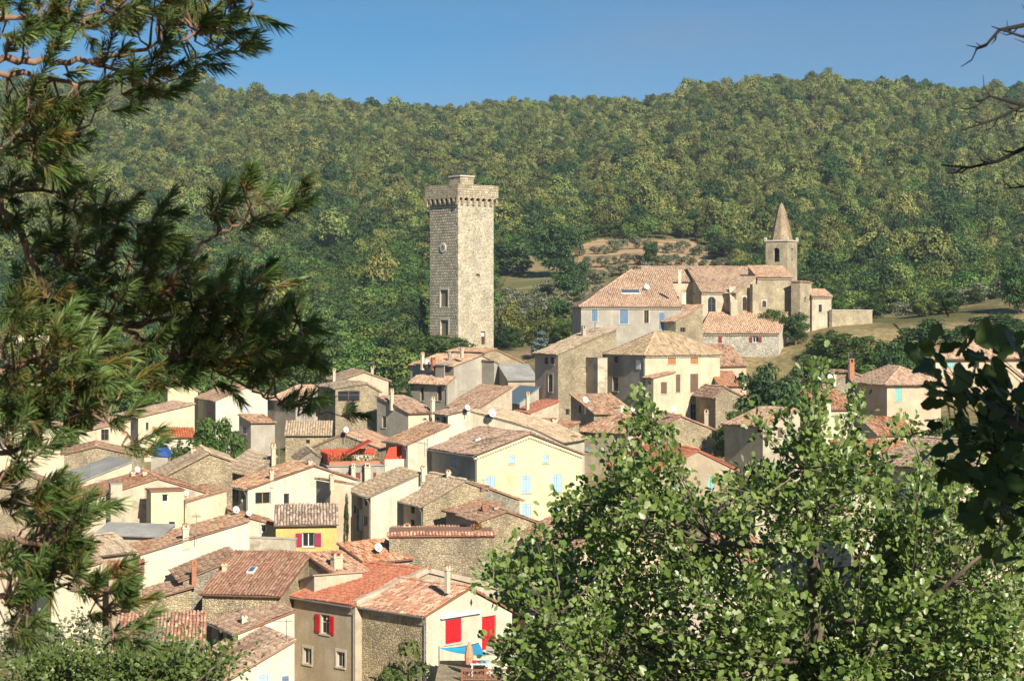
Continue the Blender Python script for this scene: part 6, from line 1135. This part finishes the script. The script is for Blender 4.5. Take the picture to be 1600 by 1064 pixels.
for (x, y) in [(1003, 618), (1000, 635), (1008, 650), (1274, 578), (1270, 600), (1278, 620), (1350, 612), (1348, 630), (1225, 640), (1180, 660), (985, 665), (1030, 670), (1420, 655), (880, 780), (935, 700), (760, 895), (775, 885), (800, 880), (790, 920), (815, 850), (840, 845), (870, 850), (800, 905), (770, 1000), (790, 1010)]:
    for k in range(2): tips.append(tuple(P(x+rng.uniform(-6, 6), y+rng.uniform(-6, 10), rng.uniform(20, 23))))
bx_, by_ = (1285-HX)/F*22, 22.0; bz_ = gz(bx_, by_)
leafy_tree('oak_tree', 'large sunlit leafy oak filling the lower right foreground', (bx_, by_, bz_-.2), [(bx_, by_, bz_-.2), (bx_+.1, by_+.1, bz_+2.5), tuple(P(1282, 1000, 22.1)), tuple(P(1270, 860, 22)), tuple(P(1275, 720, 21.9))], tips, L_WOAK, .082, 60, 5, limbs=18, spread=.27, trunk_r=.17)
# shaded oak close to the camera on the right, plus unseen leaf clusters added to shade it and the pine
rng = np.random.default_rng(33); tips = []
for (x, y, rx, ry, n) in [(1480, 600, 36, 30, 5), (1540, 570, 46, 24, 7), (1455, 585, 16, 20, 2), (1525, 650, 55, 40, 9), (1585, 640, 40, 50, 8), (1555, 735, 45, 45, 8), (1590, 770, 30, 40, 5), (1500, 700, 25, 30, 3), (1570, 830, 30, 20, 2), (1600, 560, 20, 40, 3)]:
    for k in range(n): tips.append(tuple(P(x+rng.normal(0, rx*.6), y+rng.normal(0, ry*.6), rng.uniform(5.6, 6.6))))
sh = []  # out-of-view leaf clusters set toward the sun as blockers, then a general crown
for (c0, rad, n) in (((1.23, 2.32, 3.65), (.80, .5, .66), 62), ((2.85, 2.97, 1.85), (.75, .7, .75), 110), ((5.2, 2.2, 4.0), (1.6, 1.8, 1.2), 120)):
    for k in range(n):
        d = rng.normal(size=3); d /= np.linalg.norm(d); sh.append(tuple(np.array(c0)+d*rng.uniform(.2, 1)**.6*np.array(rad)))
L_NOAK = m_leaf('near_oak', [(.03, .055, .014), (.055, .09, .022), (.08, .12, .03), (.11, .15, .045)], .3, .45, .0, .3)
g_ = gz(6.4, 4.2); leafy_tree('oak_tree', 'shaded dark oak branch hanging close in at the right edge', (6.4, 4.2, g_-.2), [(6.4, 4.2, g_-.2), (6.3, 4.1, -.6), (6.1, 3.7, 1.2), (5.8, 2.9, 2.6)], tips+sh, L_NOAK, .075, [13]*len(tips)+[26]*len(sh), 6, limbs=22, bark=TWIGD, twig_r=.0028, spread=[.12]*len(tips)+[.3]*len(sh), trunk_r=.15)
# bare twigs in the upper right corner belong to a dead bough in front of the same place
bo = empty('bare_twigs', P(1640, 180, 6.2)); tag(bo, 'bare dark twigs reaching in from the upper right edge', 'branch'); B0 = Vector(bo.location); rt = random.Random(5)
def twig(path, r):
    m = MB(); p = [P(x, y, Y)-B0 for x, y, Y in path]; m.tube(p, [r*1.35*(1-.7*i/(len(p)-1)) for i in range(len(p))], 5); m.build('twig', TWIGD, bo)
    for i in range(1, len(path)):
        for s_ in range(2):
            (x0, y0, Y0), (x1, y1, Y1) = path[i-1], path[i]; t = rt.random(); x, y = x0+(x1-x0)*t, y0+(y1-y0)*t; a = math.atan2(y1-y0, x1-x0)+rt.choice((-1, 1))*rt.uniform(.4, .9); L = rt.uniform(14, 38)
            m = MB(); q = [P(x, y, Y0)-B0, P(x+L*.5*math.cos(a), y+L*.5*math.sin(a), Y0+.02)-B0, P(x+L*math.cos(a+.3), y+L*math.sin(a+.3), Y0+.05)-B0]; m.tube(q, [r*.5, r*.38, r*.15], 4); m.build('twig', TWIGD, bo)
for pth, r in (([(1660, 20, 6.2), (1600, 40, 6.2), (1562, 47, 6.2), (1540, 72, 6.2), (1524, 78, 6.2)], .007), ([(1660, 75, 6.2), (1590, 55, 6.2), (1550, 42, 6.1)], .005), ([(1660, 175, 6.2), (1600, 165, 6.2), (1560, 185, 6.2), (1500, 205, 6.2)], .006), ([(1600, 165, 6.2), (1545, 150, 6.2), (1522, 170, 6.2)], .005),
               ([(1660, 215, 6.2), (1600, 232, 6.2), (1560, 252, 6.2), (1515, 262, 6.2), (1470, 258, 6.2)], .007), ([(1660, 290, 6.2), (1610, 290, 6.2), (1575, 295, 6.2)], .005), ([(1640, 20, 6.2), (1650, 180, 6.2), (1645, 300, 6.25), (1700, 560, 6.0)], .012)): twig(pth, r)

# ------------------------------------------------------------------ the pine at the left edge
L_NEED = m_leaf('pine_needle', [(.32, .15, .045), (.22, .18, .045), (.11, .16, .035), (.105, .18, .045), (.16, .24, .07), (.25, .31, .11)], .25, .45, .0, .35)
PB_ = [(40, 25, 55, 35, 1), (130, 22, 65, 35, 1), (215, 22, 60, 40, 1), (300, 28, 65, 42, 1), (368, 14, 36, 20, 1), (335, 72, 45, 30, 1), (272, 105, 45, 30, 1), (212, 135, 50, 22, 1), (110, 105, 70, 26, .5), (35, 75, 45, 30, .8), (140, 165, 60, 20, .7), (55, 165, 50, 30, .9), (245, 150, 26, 14, .8),
 (30, 195, 45, 35, 1.1), (92, 205, 50, 26, 1.1), (45, 245, 55, 30, 1), (15, 320, 35, 55, .9), (85, 275, 50, 25, .5), (130, 320, 55, 36, 1), (205, 360, 70, 34, 1), (105, 400, 70, 45, 1.2), (228, 420, 55, 40, .9), (175, 470, 85, 36, 1.3), (298, 485, 85, 40, 1.3), (385, 475, 65, 40, 1.2), (430, 530, 68, 42, 1.2), (455, 560, 40, 26, 1), (335, 545, 85, 36, 1.3), (475, 498, 20, 22, .9), (250, 560, 70, 36, 1.2), (385, 590, 60, 24, 1.1), (205, 600, 55, 30, 1),
 (352, 340, 26, 28, 1), (400, 312, 28, 28, 1), (440, 322, 24, 24, 1), (462, 318, 12, 16, .8), (382, 352, 34, 16, 1), (440, 640, 26, 18, 1), (500, 640, 36, 18, 1), (540, 655, 18, 12, 1), (50, 540, 65, 60, 1.3), (118, 570, 65, 48, 1.3), (60, 625, 75, 48, 1.2), (150, 640, 46, 36, 1.1), (40, 695, 55, 30, 1), (115, 695, 50, 24, .6), (212, 692, 22, 24, .8), (28, 765, 38, 50, 1), (92, 840, 55, 55, 1.1), (55, 890, 60, 36, 1.1), (120, 905, 45, 28, 1), (165, 950, 30, 50, .9), (30, 950, 38, 50, 1), (190, 1000, 26, 26, .7), (60, 480, 60, 40, 1)]
SK = [[(-150, 85, 6.6), (0, 93, 6.7), (80, 98, 6.8), (140, 95, 6.8), (210, 82, 6.9), (290, 60, 7.0), (395, 8, 7.1)], [(140, 95, 6.8), (215, 125, 6.9), (250, 140, 7.0)], [(-150, 140, 6.8), (20, 110, 6.9), (120, 130, 6.9), (200, 122, 7.0)], [(-150, 20, 6.6), (40, 28, 6.7), (180, 18, 6.8)],
 [(-150, 260, 6.8), (0, 240, 6.9), (90, 215, 7.0), (120, 205, 7.0)], [(-150, 330, 7.6), (0, 300, 7.6), (67, 450, 7.7), (124, 477, 7.7), (195, 510, 7.8), (230, 505, 7.8), (263, 450, 7.8), (312, 386, 7.9), (346, 362, 7.9), (400, 345, 7.9), (455, 325, 8.0)], [(0, 300, 7.6), (100, 300, 7.7), (140, 320, 7.7), (215, 350, 7.8)], [(195, 510, 7.8), (244, 548, 7.8), (300, 560, 7.9), (376, 600, 7.9), (417, 623, 7.9), (480, 635, 8.0), (545, 655, 8.0)],
 [(195, 510, 7.8), (300, 490, 7.9), (390, 480, 7.9), (465, 500, 8.0)], [(300, 490, 7.9), (370, 520, 7.9), (430, 530, 8.0)], [(-150, 600, 6.4), (0, 580, 6.5), (70, 560, 6.6), (130, 570, 6.7)], [(0, 580, 6.5), (60, 630, 6.5), (150, 650, 6.6), (212, 690, 6.7)], [(-150, 720, 6.4), (20, 700, 6.5), (110, 695, 6.6)], [(-150, 850, 6.2), (0, 840, 6.3), (80, 850, 6.4), (130, 905, 6.5), (190, 1000, 6.6)], [(-150, 930, 6.2), (40, 930, 6.3), (110, 910, 6.4)], [(67, 450, 7.7), (120, 395, 7.6), (225, 415, 7.8)], [(-150, 760, 6.3), (20, 765, 6.4)], [(124, 477, 7.7), (190, 590, 7.7), (240, 565, 7.7)]]
po = empty('pine_tree', P(-330, 500, 7.0)); po.location.z = gz(po.location.x, po.location.y)-.2; tag(po, 'dark long-needled pine reaching in from the left edge', 'tree'); PB0 = Vector(po.location); rng = np.random.default_rng(9); rp = random.Random(9)
m = MB(); xb = po.location.x; m.tube([(0, 0, 0), (.1, .05, 3), (.05, 0, 7.5)], [.24, .18, .06], 10); m.build('trunk', PINEBARK, po, smooth=True)
skp = []
for path in SK:
    p3 = [P(*q) for q in path]; dense = []
    for a, b in zip(p3[:-1], p3[1:]):
        for k in range(6): dense.append(a.lerp(b, k/6)+Vector((rp.gauss(0, .008), rp.gauss(0, .008), rp.gauss(0, .008))))
    dense.append(p3[-1]); L = len(dense); r0 = .017 if path[0][0] < 0 else .010
    if path[0][0] < 0: dense.insert(0, Vector((xb+.05, po.location.y, dense[0].z-.3)))
    m = MB(); m.tube([q-PB0 for q in dense], [r0*(1-.78*i/(len(dense)-1)) for i in range(len(dense))], 6); m.build('branch', PINEBARK, po, smooth=True)
    skp += [np.array(q) for q in dense[(1 if path[0][0] < 0 else 0):]]
skp = np.array(skp); tw = MB(); NV = []; NT_ = []; ntuft = 0
for (cx, cy, rx, ry, dn) in PB_:
    for k in range(max(2, int(dn*math.pi*rx*ry*(1.0 if cx < 160 or cy < 200 else 1.1)/400))):
        a = rng.uniform(0, 6.28); r = math.sqrt(rng.uniform(0, 1)); x, y = cx+rx*r*math.cos(a), cy+ry*r*math.sin(a)
        d2 = ((HX+skp[:, 0]/skp[:, 1]*F-x)**2+(HY-skp[:, 2]/skp[:, 1]*F-y)**2)**.5+rng.uniform(0, 14, len(skp)); j = int(np.argmin(d2)); s = skp[j]; Y = s[1]+rng.normal(0, .22); tip = np.array(P(x, y, Y)); d = tip-s; L = np.linalg.norm(d); d = d/(L+1e-9)
        if L > .06: mid = (s+tip)/2+rng.normal(0, .015, 3); tw.tube([Vector(s)-PB0, Vector(mid)-PB0, Vector(tip)-PB0], [.0055, .004, .0025], 4)
        ax = d*.7+np.array([.45, -.05, .5])+rng.normal(0, .30, 3); ax /= np.linalg.norm(ax); SL = rng.uniform(.07, .15); n = int(rng.uniform(80, 110)); t = rng.uniform(0, 1, n)
        q = tip+ax*SL*t[:, None]; rad = rng.normal(size=(n, 3)); rad -= (rad@ax)[:, None]*ax; rad /= np.linalg.norm(rad, axis=1, keepdims=True); nd = ax*(.75+.5*t[:, None])+rad*.55+np.array([0, 0, -.12]); nd /= np.linalg.norm(nd, axis=1, keepdims=True)
        nl = rng.uniform(.05, .08, n)[:, None]; sd = np.cross(nd, rng.normal(size=(n, 3))); sd /= np.linalg.norm(sd, axis=1, keepdims=True); wd = .0018
        NV.append(np.stack([q-sd*wd, q+sd*wd, q+nd*nl*.6+sd*wd*.9-np.array([0, 0, .004]), q+nd*nl-np.array([0, 0, .012])], 1)); base = .62+.18*rng.normal(); rust = rng.random() < (.13 if cx < 160 or cy < 180 else .06)
        NT_.append(np.clip(np.where((t < (.75 if rust else .12)), rng.uniform(.05, .4, n), base+rng.normal(0, .12, n)), 0, 1)); ntuft += 1
        tw.tube([Vector(tip)-PB0, Vector(tip+ax*SL)-PB0], [.0035, .002], 4)
tag(tw.build('twigs', PINEBARK, po), kind='stuff'); NV = np.concatenate(NV).reshape(-1, 3)-np.array(PB0); NT_ = np.repeat(np.concatenate(NT_), 4)
tag(link('needles', raw_mesh('needles', NV, np.arange(len(NV)).reshape(-1, 4), L_NEED, NT_), po), kind='stuff'); print('tufts', ntuft)
# bushes at the lower left
L_LAUR = m_leaf('laurel', [(.05, .085, .02), (.10, .15, .035), (.15, .20, .055), (.21, .25, .085)], .3, .4, .0, .35)
def bush(name, label, spots, Y, leaf_len, mat, seed, ntips, per):
    rng = np.random.default_rng(seed); tips = []
    for (x, y, rx, ry) in spots:
        for k in range(max(3, int(ntips*rx*ry/20000))): a = rng.uniform(0, 6.28); r = math.sqrt(rng.random()); tips.append(tuple(P(x+rx*r*math.cos(a), y+ry*r*math.sin(a), Y+rng.uniform(-1.3, 1.3))))
    cx = np.mean([s[0] for s in spots]); X = (cx-HX)/F*Y; g = gz(X, Y); tz_ = min(t[2] for t in tips); leafy_tree(name, label, (X, Y, g-.2), [(X, Y, g-.2), (X+.1, Y, g+.5*(tz_-g)), (X, Y, tz_+.2)], tips, mat, leaf_len, per, seed, nind=0, limbs=8, spread=.5, trunk_r=.14)
bush('laurel_bush', 'yellow-green bush along the bottom left edge', [(60, 1060, 80, 30), (170, 1050, 90, 36), (290, 1050, 60, 30), (360, 1030, 30, 26), (290, 1010, 24, 20), (110, 1030, 60, 24)], 33, .085, L_LAUR, 61, 240, 60)
bush('olive_bush', 'grey-green olive branches behind the yellow-green bush at lower left', [(40, 1000, 60, 40), (230, 1000, 60, 26), (260, 1030, 60, 30), (110, 985, 40, 24)], 38, .085, L_OLIVE, 62, 180, 66)
# ------------------------------------------------------------------ air
hz = MB(); hz.box(-2600, -90, -30, 2600, 4600, 150); ho = hz.build('haze', [], uv=False); tag(ho, kind='stuff')
hm = bpy.data.materials.new('haze_air'); hm.use_nodes = True; hn = hm.node_tree.nodes; hn.clear(); hout = hn.new('ShaderNodeOutputMaterial'); hv = hn.new('ShaderNodeVolumePrincipled')
hv.inputs['Color'].default_value = (.66, .84, 1.0, 1); hv.inputs['Density'].default_value = .00012; hv.inputs['Anisotropy'].default_value = .0
hm.node_tree.links.new(hv.outputs[0], hout.inputs['Volume']); ho.data.materials.append(hm)
